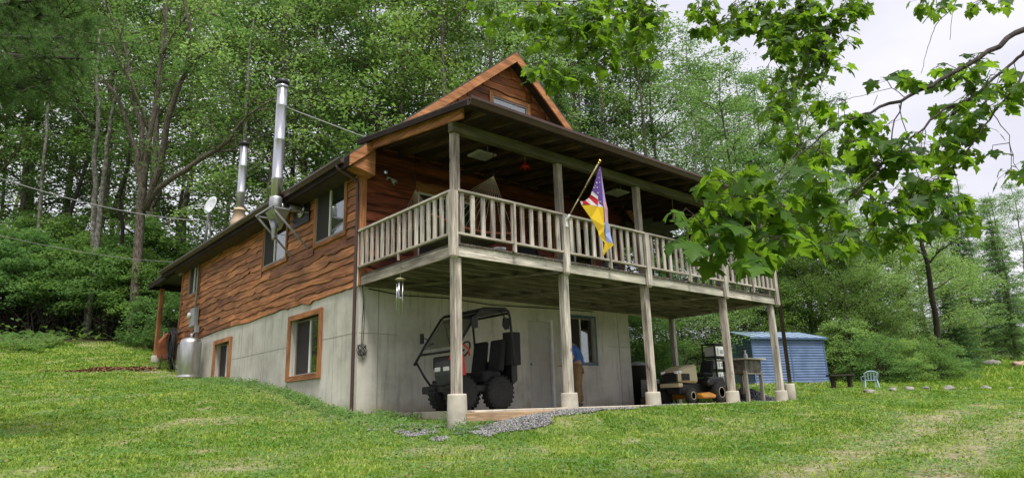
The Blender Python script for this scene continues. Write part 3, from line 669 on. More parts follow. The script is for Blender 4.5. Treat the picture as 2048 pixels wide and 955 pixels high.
mb = MB(); mb.box((10.69, -D-.02, ZB0), (10.75, .1, ZB1)); mb.build('bottom_rail', M['grey_y'], house); mb = MB(); mb.box((10.67, -D-.02, ZT0), (10.77, .1, ZT1)); mb.build('top_rail', M['grey_y'], house)
# downspouts
mb = MB()
mb.tube([(ex0-.06, .05, exz0-.14), (ex0-.06, .02, exz0-.22), (-.3, -.02, 2.08), (-.13, -.04, 1.98), (-.115, -.04, 1.9), (-.115, -.04, -2.6), (-.13, -.05, -2.7), (-.3, -.14, -2.78)], .036, 8); mb.build('downspout', M['brown'], house)
mb = MB(); mb.tube([(10.95, -D-.5, 2.2), (10.93, -D-.2, 1.95), (10.87, -D-.02, 1.8), (10.87, -D-.02, -2.3)], .05, 10); mb.build('downspout', M['brown'], house)
mb = MB(); mb.lathe([(.13, -3.1), (.13, -2.34), (.12, -2.32)], (10.87, -D+.0, 0), 18); mb.build('pier', M['pier'], house)
# timber edging along the patio
t_ = thing('timber_edging', 'long pale timber laid on edge beside the gravel at the patio front', 'timber', (.1, -3.45, -2.9))
mb = MB(); mb.box((.17, -3.37, -2.93), (3.4, -3.29, -2.79)); mb.build('plank', M['edge'] if 'edge' in M else wood('edging_timber', (.3, .19, .1), (.45, .3, .18), (.55, .4, .26), 'x'), t_, bevel=.006)
mb = MB(); mb.box((.36, -3.34, -2.788), (.95, -3.22, -2.76)); mb.build('loose_board', M['grey_x'], t_, bevel=.004)

# ------------------------------------------------------------------ things on and around the house
# tall stainless chimney on wall bracket
PXc, PYc = -.72, 2.86
t = thing('chimney_pipe', 'tall shiny stainless chimney pipe on a wall bracket, nearer of the two', 'chimney', (PXc, PYc, 1.9), group='stainless chimney pipes')
mb = MB()
mb.lathe([(.126, 1.9), (.126, 2.72), (.132, 2.73), (.132, 2.77), (.126, 2.78), (.126, 3.72), (.132, 3.73), (.132, 3.77), (.126, 3.78), (.126, 4.62), (.132, 4.63), (.132, 4.67), (.126, 4.68), (.126, 5.12)], (PXc, PYc, 0), 28); mb.build('pipe', M['steel'], t)
mb = MB(); mb.lathe([(.128, 5.12), (.14, 5.13), (.14, 5.2), (.128, 5.205)], (PXc, PYc, 0), 28); mb.build('collar', M['steel'], t)
mb = MB(); mb.lathe([(.13, 5.205), (.165, 5.23), (.165, 5.30), (.14, 5.33), (.02, 5.335)], (PXc, PYc, 0), 28); mb.build('cap', M['black'], t)
mb = MB(); mb.lathe([(.15, 1.72), (.15, 2.25), (.14, 2.28), (.126, 2.29)], (PXc, PYc, 0), 28); mb.build('tee', M['galv'], t)
mb = MB(); mb.lathe([(.04, 1.25), (.045, 1.3), (.06, 1.5), (.13, 1.71)], (PXc, PYc, 0), 20); mb.build('clean_out', M['galv'], t)
mb = MB(); mb.tube([(PXc+.05, PYc+.02, 2.08), (PXc+.3, PYc+.02, 2.09)], .105, 20); mb.build('elbow_pipe', M['steel'], t)
mb = MB(); mb.tube([(PXc+.3, PYc+.02, 2.09), (-.06, PYc+.02, 2.1)], .1, 20); mb.build('flue_pipe', M['rusty'], t)
mb = MB(); mb.lathe([(.12, -.0), (.2, .02), (.21, .05), (.12, .06)], (-.13, PYc+.02, 2.1), 24, (1, 0, 0)); mb.build('thimble_ring', M['steel'], t)
mb = MB(); mb.box((-.07, PYc-.42, 1.72), (-.052, PYc+.5, 2.2)); mb.build('heat_shield', M['black'], t)
mb = MB()
for y in (2.47, 3.42):
    mb.bar((-.93, y, 1.90), (-.04, y, 1.05), .045, .02, (0, 1, 0)); mb.bar((-.95, y, 1.92), (-.04, y, 1.92), .035, .035)
mb.bar((-.93, 2.4, 1.945), (-.93, 3.5, 1.945), .04, .03); mb.bar((-.52, 2.4, 1.945), (-.52, 3.5, 1.945), .04, .03)
mb.build('bracket', M['galv'], t)
mb = MB(); mb.prism([(-.90, 2.5, 1.9), (-.90, 3.0, 1.9), (-.60, 2.95, 1.50), (-.60, 2.72, 1.50)], (0, 0, .01)); mb.prism([(-.90, 2.5, 1.9), (-.52, 2.5, 1.9), (-.60, 2.72, 1.50), (-.65, 2.72, 1.5)], (0, .01, 0)); mb.build('support_plate', M['galv'], t)
mb = MB(); a = Vector((PXc+.12, PYc, 4.65)); mb.tube([a, (.15, .0, 3.03)], .011, 6); mb.tube([a-Vector((0, 0, .3)), (.5, 4.6, 3.4)], .009, 6); mb.build('guy_rod', M['wire'], t)

t = thing('chimney_pipe', 'shorter stainless chimney pipe rising through the roof beside the satellite dish', 'chimney', (.42, 8.8, 3.2), group='stainless chimney pipes')
zb = ZR-SL*(XR-.42)
mb = MB(); mb.lathe([(.125, zb+.2), (.125, 4.2), (.131, 4.21), (.131, 4.25), (.125, 4.26), (.125, 5.1), (.131, 5.11), (.131, 5.15), (.125, 5.16), (.125, 5.82)], (.42, 8.8, 0), 24); mb.build('pipe', M['steel'], t)
mb = MB(); mb.lathe([(.13, 5.82), (.165, 5.86), (.165, 5.93), (.13, 5.96), (.02, 5.97)], (.42, 8.8, 0), 24); mb.build('cap', M['black'], t)
mb = MB(); mb.lathe([(.3, zb-.25), (.24, zb+.05), (.16, zb+.4), (.19, zb+.41), (.19, zb+.44), (.126, zb+.5)], (.42, 8.8, 0), 24); mb.build('roof_flashing', two('tan_flashing', (.45, .33, .22), .12, scale=5), t)

t = thing('satellite_dish', 'pale grey satellite dish on a bent mast at the roof edge', 'satellite dish', (-.25, 9.85, 2.75))
mb = MB(); mb.tube([(-.25, 9.85, 2.6), (-.25, 9.72, 3.2), (-.25, 9.62, 3.62), (-.27, 9.52, 3.75), (-.34, 9.3, 3.78)], .045, 10); mb.build('mast', M['greym'], t)
dn = Vector((-.93, -.28, .22)).normalized(); dc = Vector((-.36, 9.05, 3.72))
mb = MB(); pr_ = [(.001, 0), (.1, .005), (.2, .024), (.29, .06), (.295, .053), (.2, .014), (.1, -.006), (.001, -.012)]
mb.lathe(pr_, dc, 28, dn); mb.build('reflector', two('dish_grey', (.52, .54, .56), .06, scale=5, rough=.4), t)
mb = MB(); e = dc+dn*.42+Vector((0, 0, -.2)); mb.tube([dc-Vector((0, 0, .3)), e], .014, 6); mb.box(tuple(e-Vector((.04, .06, .03))), tuple(e+Vector((.04, .06, .05)))); mb.tube([(-.3, 9.4, 3.75), dc], .03, 8); mb.build('feed_arm', M['greym'], t)
mb = MB(); mb.tube([(-.25, 9.3, 2.8), (-.25, 9.68, 3.35)], .016, 6); mb.tube([(.05, 9.6, 3.0), (-.25, 9.7, 3.3)], .016, 6); mb.build('stay', M['greym'], t)

# overhead service wires
def sag(p, q, s, n=24): p, q = Vector(p), Vector(q); return [p.lerp(q, i/n)-Vector((0, 0, s*4*(i/n)*(1-i/n))) for i in range(n+1)]
t = thing('power_line', 'upper overhead wire running in from the left to the dish mast', 'wire', (-.3, 9.7, 3.4), group='overhead wires')
mb = MB(); a = at(-260, 262, 11.5); mb.tube(sag(a, (-.3, 9.75, 3.40), .35), .012, 5); mb.build('wire', M['wire'], t)
mb = MB(); mb.tube([(-.3, 9.75, 3.4), (-.32, 9.6, 3.28), (-.4, 9.3, 3.36), (-.3, 9.2, 3.2), (-.2, 9.5, 3.0), (-.15, 9.9, 2.78)], .01, 5); mb.build('drip_loop', M['wire'], t)
t = thing('power_line', 'lower overhead wire running in from the left below the other', 'wire', (-.3, 12, 2.6), group='overhead wires')
mb = MB(); a = at(-250, 405, 12.5); mb.tube(sag(a, (-.3, 12.2, 2.5), .25), .008, 5); mb.build('wire', M['wire'], t)

# electric meter with its conduit, propane cylinder, hose
t = thing('electric_meter', 'grey electric meter box with conduit running up the side wall', 'meter', (-.06, 10.7, .1))
mb = MB(); mb.tube([(-.09, 10.78, .66), (-.09, 10.85, 2.4)], .03, 10); mb.build('conduit', M['greym'], t)
mb = MB(); mb.box((-.2, 10.5, .12), (-.05, 10.98, .72)); mb.build('meter_box', M['greym'], t, bevel=.012)
mb = MB(); mb.lathe([(.09, 0), (.09, .07), (.06, .09), (.001, .092)], (-.2, 10.86, .5), 18, (-1, 0, 0)); mb.build('meter_dial', M['vinyl'], t)
mb = MB(); mb.tube([(-.1, 10.42, .1), (-.12, 10.4, -.35)], .02, 8); mb.box((-.17, 10.3, -.1), (-.05, 10.46, .12)); mb.build('disconnect', M['greym'], t, bevel=.006)
mb = MB()
for k in range(4): mb.tube([(-.12, 10.35+.1*k, .05), (-.18, 10.4+.06*k, -.25), (-.08, 10.5+.07*k, -.42)], .012, 5)
mb.build('cables', M['cable'], t)
tz_ = hz(-.5, 10.0)
t = thing('propane_cylinder', 'upright dull stainless propane cylinder at the foot of the side wall', 'gas cylinder', (-.42, 9.75, tz_))
mb = MB(); mb.lathe([(.31, tz_-.05), (.33, tz_+.0), (.33, tz_+.03), (.30, tz_+.07), (.31, tz_+.09), (.31, tz_+1.02), (.28, tz_+1.12), (.17, tz_+1.19), (.02, tz_+1.2)], (-.42, 9.75, 0), 32); mb.build('tank', M['steel_dull'], t)
mb = MB(); mb.tube([(-.42, 9.75, tz_+1.18), (-.42, 9.75, tz_+1.32)], .035, 10); mb.tube([(-.42, 9.75, tz_+1.3), (-.3, 9.9, tz_+1.38), (-.1, 10.2, tz_+1.3)], .013, 6); mb.build('valve', M['greym'], t)
t = thing('garden_hose', 'black hose coiled and hung on the rear corner of the side wall', 'hose', (-.2, 12.6, -.4))
mb = MB(); R = rnd(5)
for k in range(13):
    c = (-.16-.012*k, 12.62+R.uniform(-.07, .07), -.32+R.uniform(-.06, .05)); a_, b_ = R.uniform(.2, .33), R.uniform(.42, .6)
    mb.tube([(c[0]+R.uniform(-.02, .02), c[1]+a_*math.cos(q*PI/8), c[2]+b_*math.sin(q*PI/8)) for q in range(16)], .017, 6, closed=True)
mb.tube([(-.25, 12.4, -.7), (-.3, 11.8, -1.1), (-.28, 11.2, -1.25), (-.2, 10.9, -.9), (-.1, 10.9, -.4)], .017, 6); mb.build('coil', M['cable'], t)
mb = MB(); mb.box((-.14, 12.55, .12), (-.05, 12.7, .2)); mb.build('hook', M['greym'], t)
t = thing('wheelbarrow', 'rusty brown wheelbarrow tub stood up against the rear wall', 'wheelbarrow', (-.1, 13.3, -1.1))
mb = MB(); z0 = hz(-.1, 13.3); mb.prism([(-.45, 13.25, z0+.35), (.35, 13.25, z0+.35), (.45, 13.15, z0+1.0), (.1, 13.1, z0+1.25), (-.3, 13.1, z0+1.2), (-.5, 13.15, z0+.9)], (0, .22, .05)); mb.build('tub', speckle('rust_red', [(.4, (.16, .045, .02)), (.6, (.25, .08, .03))], scale=6), t, bevel=.02)
mb = MB(); mb.tube([(-.4, 13.2, z0), (-.35, 13.3, z0+1.3)], .02, 6); mb.tube([(.3, 13.2, z0), (.3, 13.3, z0+1.3)], .02, 6); mb.build('handle', M['bark'], t)
mb = MB(); mb.lathe([(.05, -.04), (.16, -.035), (.18, 0), (.16, .035), (.05, .04)], (0, 13.28, z0+.18), 18, (1, 0, 0)); mb.build('wheel', M['rubber'], t)

# spotlights
def spot(loc, name_label, grp, heads):
    t = thing('floodlight', name_label, 'outdoor light', loc, group=grp); x, y, z = loc
    mb = MB(); mb.lathe([(.055, 0), (.055, .03), (.02, .035)], (x, y, z), 14, (0, -1, 0) if grp else (-1, 0, 0)); mb.build('mount', M['greym'], t)
    for (dx, dy, dz, ax, mt) in heads:
        a = Vector((x, y-.03, z)); c = Vector((x+dx, y+dy, z+dz)); d = Vector(ax).normalized()
        mb = MB(); mb.tube([a, a.lerp(c, .6)+Vector((0, -.02, .01)), c], .017, 8); mb.lathe([(.025, -.11), (.04, -.08), (.062, -.02), (.068, .015), (.064, .017)], c, 18, d); hd = mb.build('lamp_head', M['greym'] if mt == 1 else M['black'], t)
        mb = MB(); mb.lathe([(.06, .012), (.03, .02), (.001, .022)], c, 18, d); mb.build('lens', M['steel'] if mt == 0 else M['glass'], hd)
spot((.60, -.05, 2.22), 'twin headed floodlight on the reddish wall just left of the corner post', None, [(-.13, -.13, .06, (-.45, -.9, -.05), 0), (.12, -.1, -.12, (.5, -.5, -.75), 1)])
spot((-.06, 13.05-.4, 2.22), 'small twin floodlight under the eave at the rear end of the side wall', None, [(-.12, -.1, .02, (-.7, -.6, -.2), 1), (-.1, .12, -.03, (-.7, .5, -.3), 1)])

# ceiling boxes of the porch
for k, (x, y, lb) in enumerate(((1.66, -2.02, 'square white vent box on the porch ceiling, nearer the corner post'), (5.9, -2.05, 'square white vent box on the porch ceiling, above and right of the flag'))):
    t = thing('ceiling_heater', lb, 'ceiling box', (x, y, pz(y)-.3), group='white boxes on the porch ceiling')
    z1 = pz(y)-.26
    mb = MB(); mb.box((x-.24, y-.2, z1-.045), (x+.24, y+.2, z1)); mb.build('housing', two('aged_white', (.42, .4, .35), .1), t, bevel=.012)
    mb = MB()
    for q in range(7): mb.box((x-.2, y-.165+q*.05, z1-.055), (x+.2, y-.145+q*.05, z1-.046))
    mb.build('grille', M['greym'], t)
    mb = MB(); mb.bar((x-.15, y, z1), (x-.15, y, pz(y)-.05), .02, .02); mb.bar((x+.15, y, z1), (x+.15, y, pz(y)-.05), .02, .02); mb.build('hanger', M['greym'], t)
# red hanging ornament
t = thing('hanging_feeder', 'small red flower shaped ornament hanging under the porch ceiling', 'ornament', (2.5, -2.42, 2.2))
mb = MB(); mb.tube([(2.5, -2.42, 2.28), (2.5, -2.42, 2.55)], .004, 4); mb.build('string', M['rope'], t)
mb = MB(); mb.lathe([(.01, .1), (.03, .06), (.025, .03), (.05, .0), (.075, -.02), (.05, -.04), (.01, -.06)], (2.5, -2.42, 2.2), 10); R = rnd(7)
for k in range(7): a = k*.9; mb.bar((2.5, -2.42, 2.2), (2.5+.11*math.cos(a), -2.42+.11*math.sin(a), 2.2+R.uniform(-.08, .06)), .035, .012)
mb.build('flower', M['red'], t)
t = thing('hanging_bracket', 'small pale bird shaped hanger near the far end of the porch', 'ornament', (7.4, -2.6, 1.9))
mb = MB(); mb.tube([(7.4, -2.6, 2.0), (7.4, -2.6, 2.6)], .006, 4); mb.lathe([(.01, .16), (.035, .1), (.03, -.02), (.045, -.08), (.01, -.12)], (7.4, -2.6, 1.85), 10); mb.build('body', M['rope'], t)

# wind chime
cx, cy, cz = .02, -1.55, -.34
t = thing('wind_chime', 'silver tube wind chime hanging under the left edge of the deck', 'wind chime', (cx, cy, cz))
mb = MB(); mb.lathe([(.09, -.012), (.1, 0), (.06, .018), (.01, .022)], (cx, cy, cz), 20); mb.build('top_disc', M['cream'], t)
mb = MB(); mb.tube([(cx, cy, cz+.02), (cx, cy, -.226)], .004, 4); mb.build('cord', M['rope'], t)
for k, l in enumerate((.62, .56, .5, .46, .58)):
    a = k*2*PI/5; mb = MB(); mb.tube([(cx+.06*math.cos(a), cy+.06*math.sin(a), cz-.08), (cx+.06*math.cos(a), cy+.06*math.sin(a), cz-.08-l)], .013, 8); mb.tube([(cx+.06*math.cos(a), cy+.06*math.sin(a), cz-.08), (cx+.06*math.cos(a), cy+.06*math.sin(a), cz)], .002, 4); mb.build('chime_tube', M['steel'], t)
mb = MB(); mb.tube([(cx, cy, cz), (cx, cy, cz-.36)], .002, 4); mb.lathe([(.035, -.01), (.035, .01)], (cx, cy, cz-.36), 14); mb.build('clapper', M['cream'], t)

# cable coil at the wall corner
t = thing('cable_coil', 'thin dark cable tied in a bundle beside the downspout', 'cable', (.06, -.03, -1.3))
mb = MB(); R = rnd(2)
mb.tube([(.06, -.02, -.23), (.1, -.03, -.5), (.08, -.02, -.9), (.07, -.03, -1.45)], .007, 5); mb.tube([(.1, -.02, -.5), (.12, -.03, -.9), (.1, -.03, -1.4)], .006, 5)
for k in range(6): a_ = R.uniform(.06, .1); mb.tube([(.07+R.uniform(-.03, .03)+a_*math.cos(q*PI/6+k), -.035-.008*k, -1.52+a_*1.2*math.sin(q*PI/6)) for q in range(12)], .006, 5, closed=True)
mb.tube([(.07, -.03, -1.6), (.12, -.03, -1.72)], .006, 5); mb.build('cable', M['cable'], t)
t = thing('cable_run', 'dark cable sagging along the top of the front foundation wall', 'cable', (3, -.1, -.3))
mb = MB(); mb.tube([(.2, -.03, -.27), (1.0, -.04, -.34), (2.2, -.04, -.30), (3.5, -.04, -.36), (5.5, -.04, -.29), (7, -.04, -.27)], .011, 5); mb.build('cable', M['cable'], t)

# hammock
t = thing('hammock', 'rope hammock with olive and brick red cloth slung behind the porch railing', 'hammock', (1.3, -2.0, .8))
h1, h2 = Vector((1.68, -2.35, 1.78)), Vector((1.15, -.35, 1.83))
b1, b2 = Vector((1.42, -2.62, .62)), Vector((1.0, -.95, .62))
# the bed hangs along x; its two rope fans rise at its ends
EA, EB = Vector((1.66, -2.38, 1.80)), Vector((.98, -.55, 1.88))
mb = MB(); n = 13; fa_, fb_ = [], []
bl = [Vector((.15, -2.4, .74)), Vector((1.95, -2.6, .6))]        # near spreader ends
bl2 = [Vector((.15, -1.2, .68)), Vector((1.9, -.9, .62))]
for i in range(n+1):
    s = i/n; p = bl[0].lerp(bl[1], s)-Vector((0, 0, .12*math.sin(PI*s))); mb.tube([EA, p], .0032, 4, cap=False)
mb.build('rope', M['rope'], t)
mb = MB()
for i in range(n+1):
    s = i/n; p = bl2[0].lerp(bl2[1], s)-Vector((0, 0, .1*math.sin(PI*s))); mb.tube([EB, p], .003, 4, cap=False)
mb.build('rope', M['rope'], t)
mb = MB(); N = 16; vs = []
for i in range(N+1):
    for j in range(9):
        s, q = i/N, j/8; a = bl[0].lerp(bl[1], s)-Vector((0, 0, .12*math.sin(PI*s))); b_ = bl2[0].lerp(bl2[1], s)-Vector((0, 0, .1*math.sin(PI*s)))
        p = a.lerp(b_, q)-Vector((0, 0, .3*math.sin(PI*q)*(.4+.6*math.sin(PI*s)))); vs.append(tuple(p))
mb.add(vs, [(i*9+j, i*9+j+1, (i+1)*9+j+1, (i+1)*9+j) for i in range(N) for j in range(8)]); o = mb.build('cloth', two('olive_cloth', (.14, .13, .08), .2, scale=6, rough=.95), t); md = o.modifiers.new('s', 'SOLIDIFY'); md.thickness = .012
brick = two('brick_cloth', (.4, .12, .07), .2, scale=14, rough=.95)
for L_ in (bl, bl2):
    mb = MB(); mb.tube([L_[0].lerp(L_[1], i/12)-Vector((0, 0, .12*math.sin(PI*i/12))) for i in range(13)], .028, 8); mb.build('edge_roll', brick, t)
mb = MB(); mb.tube([EA, EA+Vector((0, 0, .06)), (EA.x, EA.y, pz(EA.y)-.1)], .009, 6); mb.tube([EB, (EB.x, EB.y, pz(EB.y)-.1)], .009, 6); mb.tube([EA+Vector((.03*math.cos(q), 0, .03+.03*math.sin(q))) for q in [k*PI/5 for k in range(10)]], .006, 5, closed=True); mb.build('hook', M['black'], t)

# things on the deck floor
t = thing('boots', 'pair of black rounded boots on the deck edge below the flag', 'boots', (4.2, -3.05, 0))
for k in range(2):
    x = 4.02+k*.36; mb = MB(); mb.smooth = True; mb.ball((x, -3.12, .06), .09, 7, (1.5, 1, .75)); mb.ball((x+.1, -3.08, .1), .085, 7, (1, .9, 1.2)); mb.build('boot', M['blk_mat'], t)
t = thing('glass_jar', 'small clear glass dish on the deck under the hammock', 'dish', (1.2, -3.05, 0))
mb = MB(); mb.lathe([(.05, .001), (.11, .03), (.13, .09), (.125, .09), (.1, .035), (.001, .02)], (1.15, -3.1, 0), 16); mb.build('bowl', M['greym'], t)
for k, (x, y, rz, lb) in enumerate(((2.0, -1.6, .4, 'dark folding chair behind the railing right of the hammock'), (3.6, -1.3, -.3, 'dark folding chair in the shade behind the flag'), (6.4, -1.4, .2, 'dark folding chair at the far end of the porch'))):
    if k == 0:
        t = thing('folding_chair', lb, 'chair', (x, y, 0.001), rz, 'chairs in the shade of the porch', local=True)
        for sx in (-.24, .24):
            mb = MB(); mb.tube([(sx, -.22, 0), (sx, .2, .85)], .013, 6); mb.tube([(sx, .25, 0), (sx, -.2, .46)], .013, 6); mb.build('leg_frame', M['black'], t)
        mb = MB(); mb.box((-.24, -.22, .43), (.24, .2, .455)); mb.build('seat', two('navy_cloth', (.02, .03, .07), .2, scale=9, rough=.9), t, bevel=.01)
        mb = MB(); mb.prism([(-.24, .1, .55), (.24, .1, .55), (.24, .2, .86), (-.24, .2, .86)], (0, .02, 0)); mb.build('backrest', M['blk_mat'], t, bevel=.005); ch0 = t
    else:
        c = copy_tree(ch0); c.location = (x, y, .001); c.rotation_euler = (0, 0, rz); c['label'] = lb

# flag on its pole
FB, FT = Vector((2.63, -3.42, .80)), Vector((2.79, -4.2, 1.79))
t = thing('flag', 'american flag above a yellow and pale blue banner on a wooden pole at the railing', 'flag', tuple(FB))
dirp = (FT-FB).normalized()
mb = MB(); mb.tube([FB, FB.lerp(FT, .38)], .012, 8); mb.tube([FB.lerp(FT, .38), FT], .016, 8); pl_ = mb.build('pole', wood('flag_pole', (.2, .15, .08), (.33, .27, .15), (.42, .36, .22), 'z'), t)
mb = MB(); mb.smooth = True; mb.ball(tuple(FT+dirp*.03), .03, 7); mb.tube([FT-dirp*.03, FT], .022, 8); mb.build('finial', two('brass', (.7, .5, .18), .1, metal=.9, rough=.3), pl_)
mb = MB(); mb.box((FB.x-.035, FB.y-.0, FB.z-.14), (FB.x+.035, FB.y+.02, FB.z+.04)); mb.tube([FB-dirp*.04, FB+dirp*.12], .022, 8); mb.build('bracket', M['white'], t)
PN = Vector((-.35, -.75, 0))          # the cloth hangs in the upright plane through the pole
def fl(u, v, off=0):                  # crop pixel of the flag study -> point in that plane
    pu, pv = 1120+u/4.34, 310+v/4.34
    # plane through FT with normal n
    n_ = Vector((.62, .78, 0)).cross(Vector((0, 0, 1))); n_ = Vector((math.sin(YAW+.35), -math.cos(YAW+.35), 0)).cross(Vector((0, 0, 1))).normalized()
    d = FW + RT*((pu-1024)/FOC) - UP*((pv-477.5)/FOC); tt = (FT-CAM).dot(n_)/d.dot(n_); p = CAM+d*tt
    ru = .035*math.sin(u*.045+v*.006)*min(1, max(0, (v-120)/300)); return p + n_*(ru+off)
FC = {'canton': (.13, .07, .30), 'red': (.55, .03, .04), 'wht': (.62, .60, .62), 'yel': (.72, .50, .03), 'blue': (.36, .42, .72), 'pink': (.62, .36, .42), 'deep': (.07, .09, .32), 'lil': (.42, .33, .55)}
polys = [('canton', [(345, 95), (352, 100), (372, 400), (345, 420), (335, 352), (275, 315)]),
 ('lil', [(352, 100), (372, 240), (392, 415), (372, 400)]),
 ('wht', [(275, 315), (335, 352), (336, 382), (262, 345)]),
 ('red', [(262, 345), (336, 382), (335, 440), (245, 374)]),
 ('wht', [(245, 374), (335, 440), (262, 436), (222, 392)]),
 ('red', [(222, 392), (262, 436), (205, 420), (200, 398)]),
 ('wht', [(180, 395), (200, 398), (205, 420), (195, 430)]), ('wht', [(335, 382), (345, 420), (372, 452), (335, 445)]), ('canton', [(345, 420), (372, 400), (374, 455), (368, 450)]),
 ('pink', [(372, 400), (392, 415), (408, 470), (420, 575), (392, 585), (378, 470)]),
 ('yel', [(195, 430), (262, 436), (335, 445), (372, 453), (380, 620), (376, 660), (400, 750), (388, 760), (335, 700), (330, 660), (262, 550)]),
 ('deep', [(380, 620), (390, 622), (392, 690), (376, 660)]),
 ('blue', [(378, 470), (392, 585), (420, 575), (440, 660), (458, 765), (402, 750), (392, 690), (390, 622)]),
 ('yel', [(402, 750), (458, 765), (462, 782), (430, 810), (375, 872), (372, 850), (388, 760)])]
def dens(pts, k=4):
    o = []
    for i in range(len(pts)):
        a, b_ = pts[i], pts[(i+1) % len(pts)]
        for j in range(k): o.append((a[0]+(b_[0]-a[0])*j/k, a[1]+(b_[1]-a[1])*j/k))
    return o
names_ = {'canton': 'star_canton', 'lil': 'star_canton', 'wht': 'white_stripe', 'red': 'red_stripe', 'yel': 'yellow_banner', 'blue': 'blue_banner', 'pink': 'faded_stripe', 'deep': 'banner_fold'}
FM = {}
for k_ in FC: FM[k_] = leafmat('flag_'+k_, FC[k_], FC[k_], FC[k_], .3, .8, obj=False)
mb = MB(); order = list(FC)
for c_, pts in polys:
    mb.cm = order.index(c_); q = [tuple(fl(*p)) for p in pts]; mb.add(q, [tuple(range(len(q)))])
cl = mb.build('cloth', [FM[k_] for k_ in order], t)
b_ = bmesh.new(); b_.from_mesh(cl.data); bmesh.ops.remove_doubles(b_, verts=b_.verts, dist=.002); bmesh.ops.triangulate(b_, faces=b_.faces); b_.to_mesh(cl.data); b_.free()
md = cl.modifiers.new('s', 'SOLIDIFY'); md.thickness = .004
mb = MB()
for (u, v, r_) in [(333, 158, 8), (341, 130, 5), (318, 240, 12), (340, 195, 8), (325, 280, 10), (346, 235, 8), (292, 285, 9), (333, 325, 10), (350, 277, 9), (347, 315, 8), (350, 355, 10), (352, 398, 10), (322, 200, 8), (306, 268, 6), (375, 382, 7)]:
    for sg in (-.004, .004):
        q = [tuple(fl(u+(r_ if k % 2 == 0 else r_*.42)*math.sin(k*PI/5), v-(r_ if k % 2 == 0 else r_*.42)*math.cos(k*PI/5), sg*1.2)) for k in range(10)]
        c = tuple(fl(u, v, sg*1.2)); mb.add([c]+q, [(0, 1+k, 1+(k+1) % 10) for k in range(10)])
mb.build('star', FM['wht'], cl)

# ------------------------------------------------------------------ under the porch
# side by side utility vehicle
t = thing('utility_vehicle', 'open cab utility vehicle with black roll cage parked behind the corner post', 'utility vehicle', (1.5, -1.4, -2.75))
G = -2.75
mb = MB()
ya, yb = -2.02, -.8
def hoop(y):
    return [(.82, y, -1.86), (1.05, y, -1.5), (1.46, y, -.93), (1.54, y, -.86), (1.64, y, -.83), (2.16, y, -.80), (2.25, y, -.84), (2.29, y, -.95), (2.33, y, -1.35), (2.38, y, -1.9)]
cg = None
for y in (ya, yb):
    mb = MB(); mb.tube(hoop(y), .027, 8); cg = mb.build('roll_cage', M['black'], t)
for q_ in (([(1.53, ya, -.86), (1.53, yb, -.86)], .025), ([(2.27, ya, -.88), (2.27, yb, -.88)], .025), ([(.95, ya, -1.66), (.95, yb, -1.66)], .025), ([(2.02, ya, -.82), (2.31, ya, -1.15)], .014)): mb = MB(); mb.tube(*q_, 8); mb.build('cross_bar', M['black'], t)
mb = MB(); mb.tube([(.86, yb, -1.8), (1.0, yb-.1, -2.1), (1.15, yb-.2, -2.36)], .022, 8); mb.build('side_rail', M['black'], t)
mb = MB(); mb.prism([(1.38, ya+.02, -.93), (1.56, ya+.02, -.835), (2.18, ya+.02, -.77), (2.25, ya+.02, -.83), (2.2, ya+.02, -.86), (1.6, ya+.02, -.875)], (0, yb-ya-.04, 0)); mb.build('cab_roof', M['black'], t, bevel=.012)
mb = MB(); mb.prism([(1.47, ya+.05, -.94), (1.47, yb-.05, -.94), (1.02, yb-.05, -1.56), (1.02, ya+.05, -1.56)], (.008, 0, .006)); mb.build('windshield', glass('tinted_shield', (.8, .8, .78), .03), t)
# mirrors
mb = MB(); mb.tube([(1.25, ya, -1.22), (1.3, ya-.12, -1.15)], .012, 6); mb.box((1.24, ya-.24, -1.25), (1.29, ya-.1, -1.03)); mb.build('mirror', M['black'], t, bevel=.02)
mb = MB(); mb.tube([(1.15, yb, -1.35), (1.1, yb+.1, -1.3)], .012, 6); mb.box((1.05, yb+.06, -1.42), (1.09, yb+.16, -1.22)); mb.build('mirror', M['black'], t, bevel=.02)
if 0: bd = MB(); bd.prism([(.72, ya+.06, -2.3), (.72, ya+.06, -1.98), (.80, ya+.06, -1.86), (.98, ya+.06, -1.80), (1.0, ya+.06, -2.25)], (0, yb-ya-.12, 0)); bd.build('hood', M['greym'], t, bevel=.03)
bd = MB(); bd.prism([(.95, ya+.02, -1.86), (1.02, ya+.02, -1.7), (1.16, ya+.02, -1.74), (1.22, ya+.02, -2.2), (1.02, ya+.02, -2.3)], (0, .28, 0)); bd.build('fender', M['red'], t, bevel=.02)
bd = MB(); bd.box((.95, ya+.06, -2.42), (2.4, yb-.06, -2.28)); bd.build('floor_pan', M['black'], t, bevel=.02)
bd = MB(); bd.prism([(2.35, ya+.04, -2.3), (2.35, ya+.04, -1.78), (2.5, ya+.04, -1.78), (2.5, ya+.04, -2.2)], (0, yb-ya-.08, 0)); bd.build('cargo_bed', M['black'], t, bevel=.02)
for y in (ya+.12, yb-.55):
    bd = MB(); bd.box((1.7, y, -2.25), (2.15, y+.42, -2.02)); bd.build('seat', M['blk_mat'], t, bevel=.04)
    bd = MB(); bd.prism([(2.1, y, -2.02), (2.22, y, -2.02), (2.3, y, -1.4), (2.2, y, -1.38)], (0, .42, 0)); bd.build('seat_back', M['blk_mat'], t, bevel=.03)
bd = MB(); bd.box((1.04, ya+.05, -1.98), (1.2, yb-.3, -1.72)); bd.build('dashboard', M['black'], t, bevel=.03)
bd = MB(); bd.prism([(.9, ya+.08, -2.3), (.84, ya+.08, -2.1), (.86, ya+.08, -1.84), (1.03, ya+.08, -1.80), (1.03, ya+.08, -2.3)], (0, .5, 0)); bd.build('cowl', two('grey_cowl', (.05, .05, .05), .2, scale=6), t, bevel=.03)
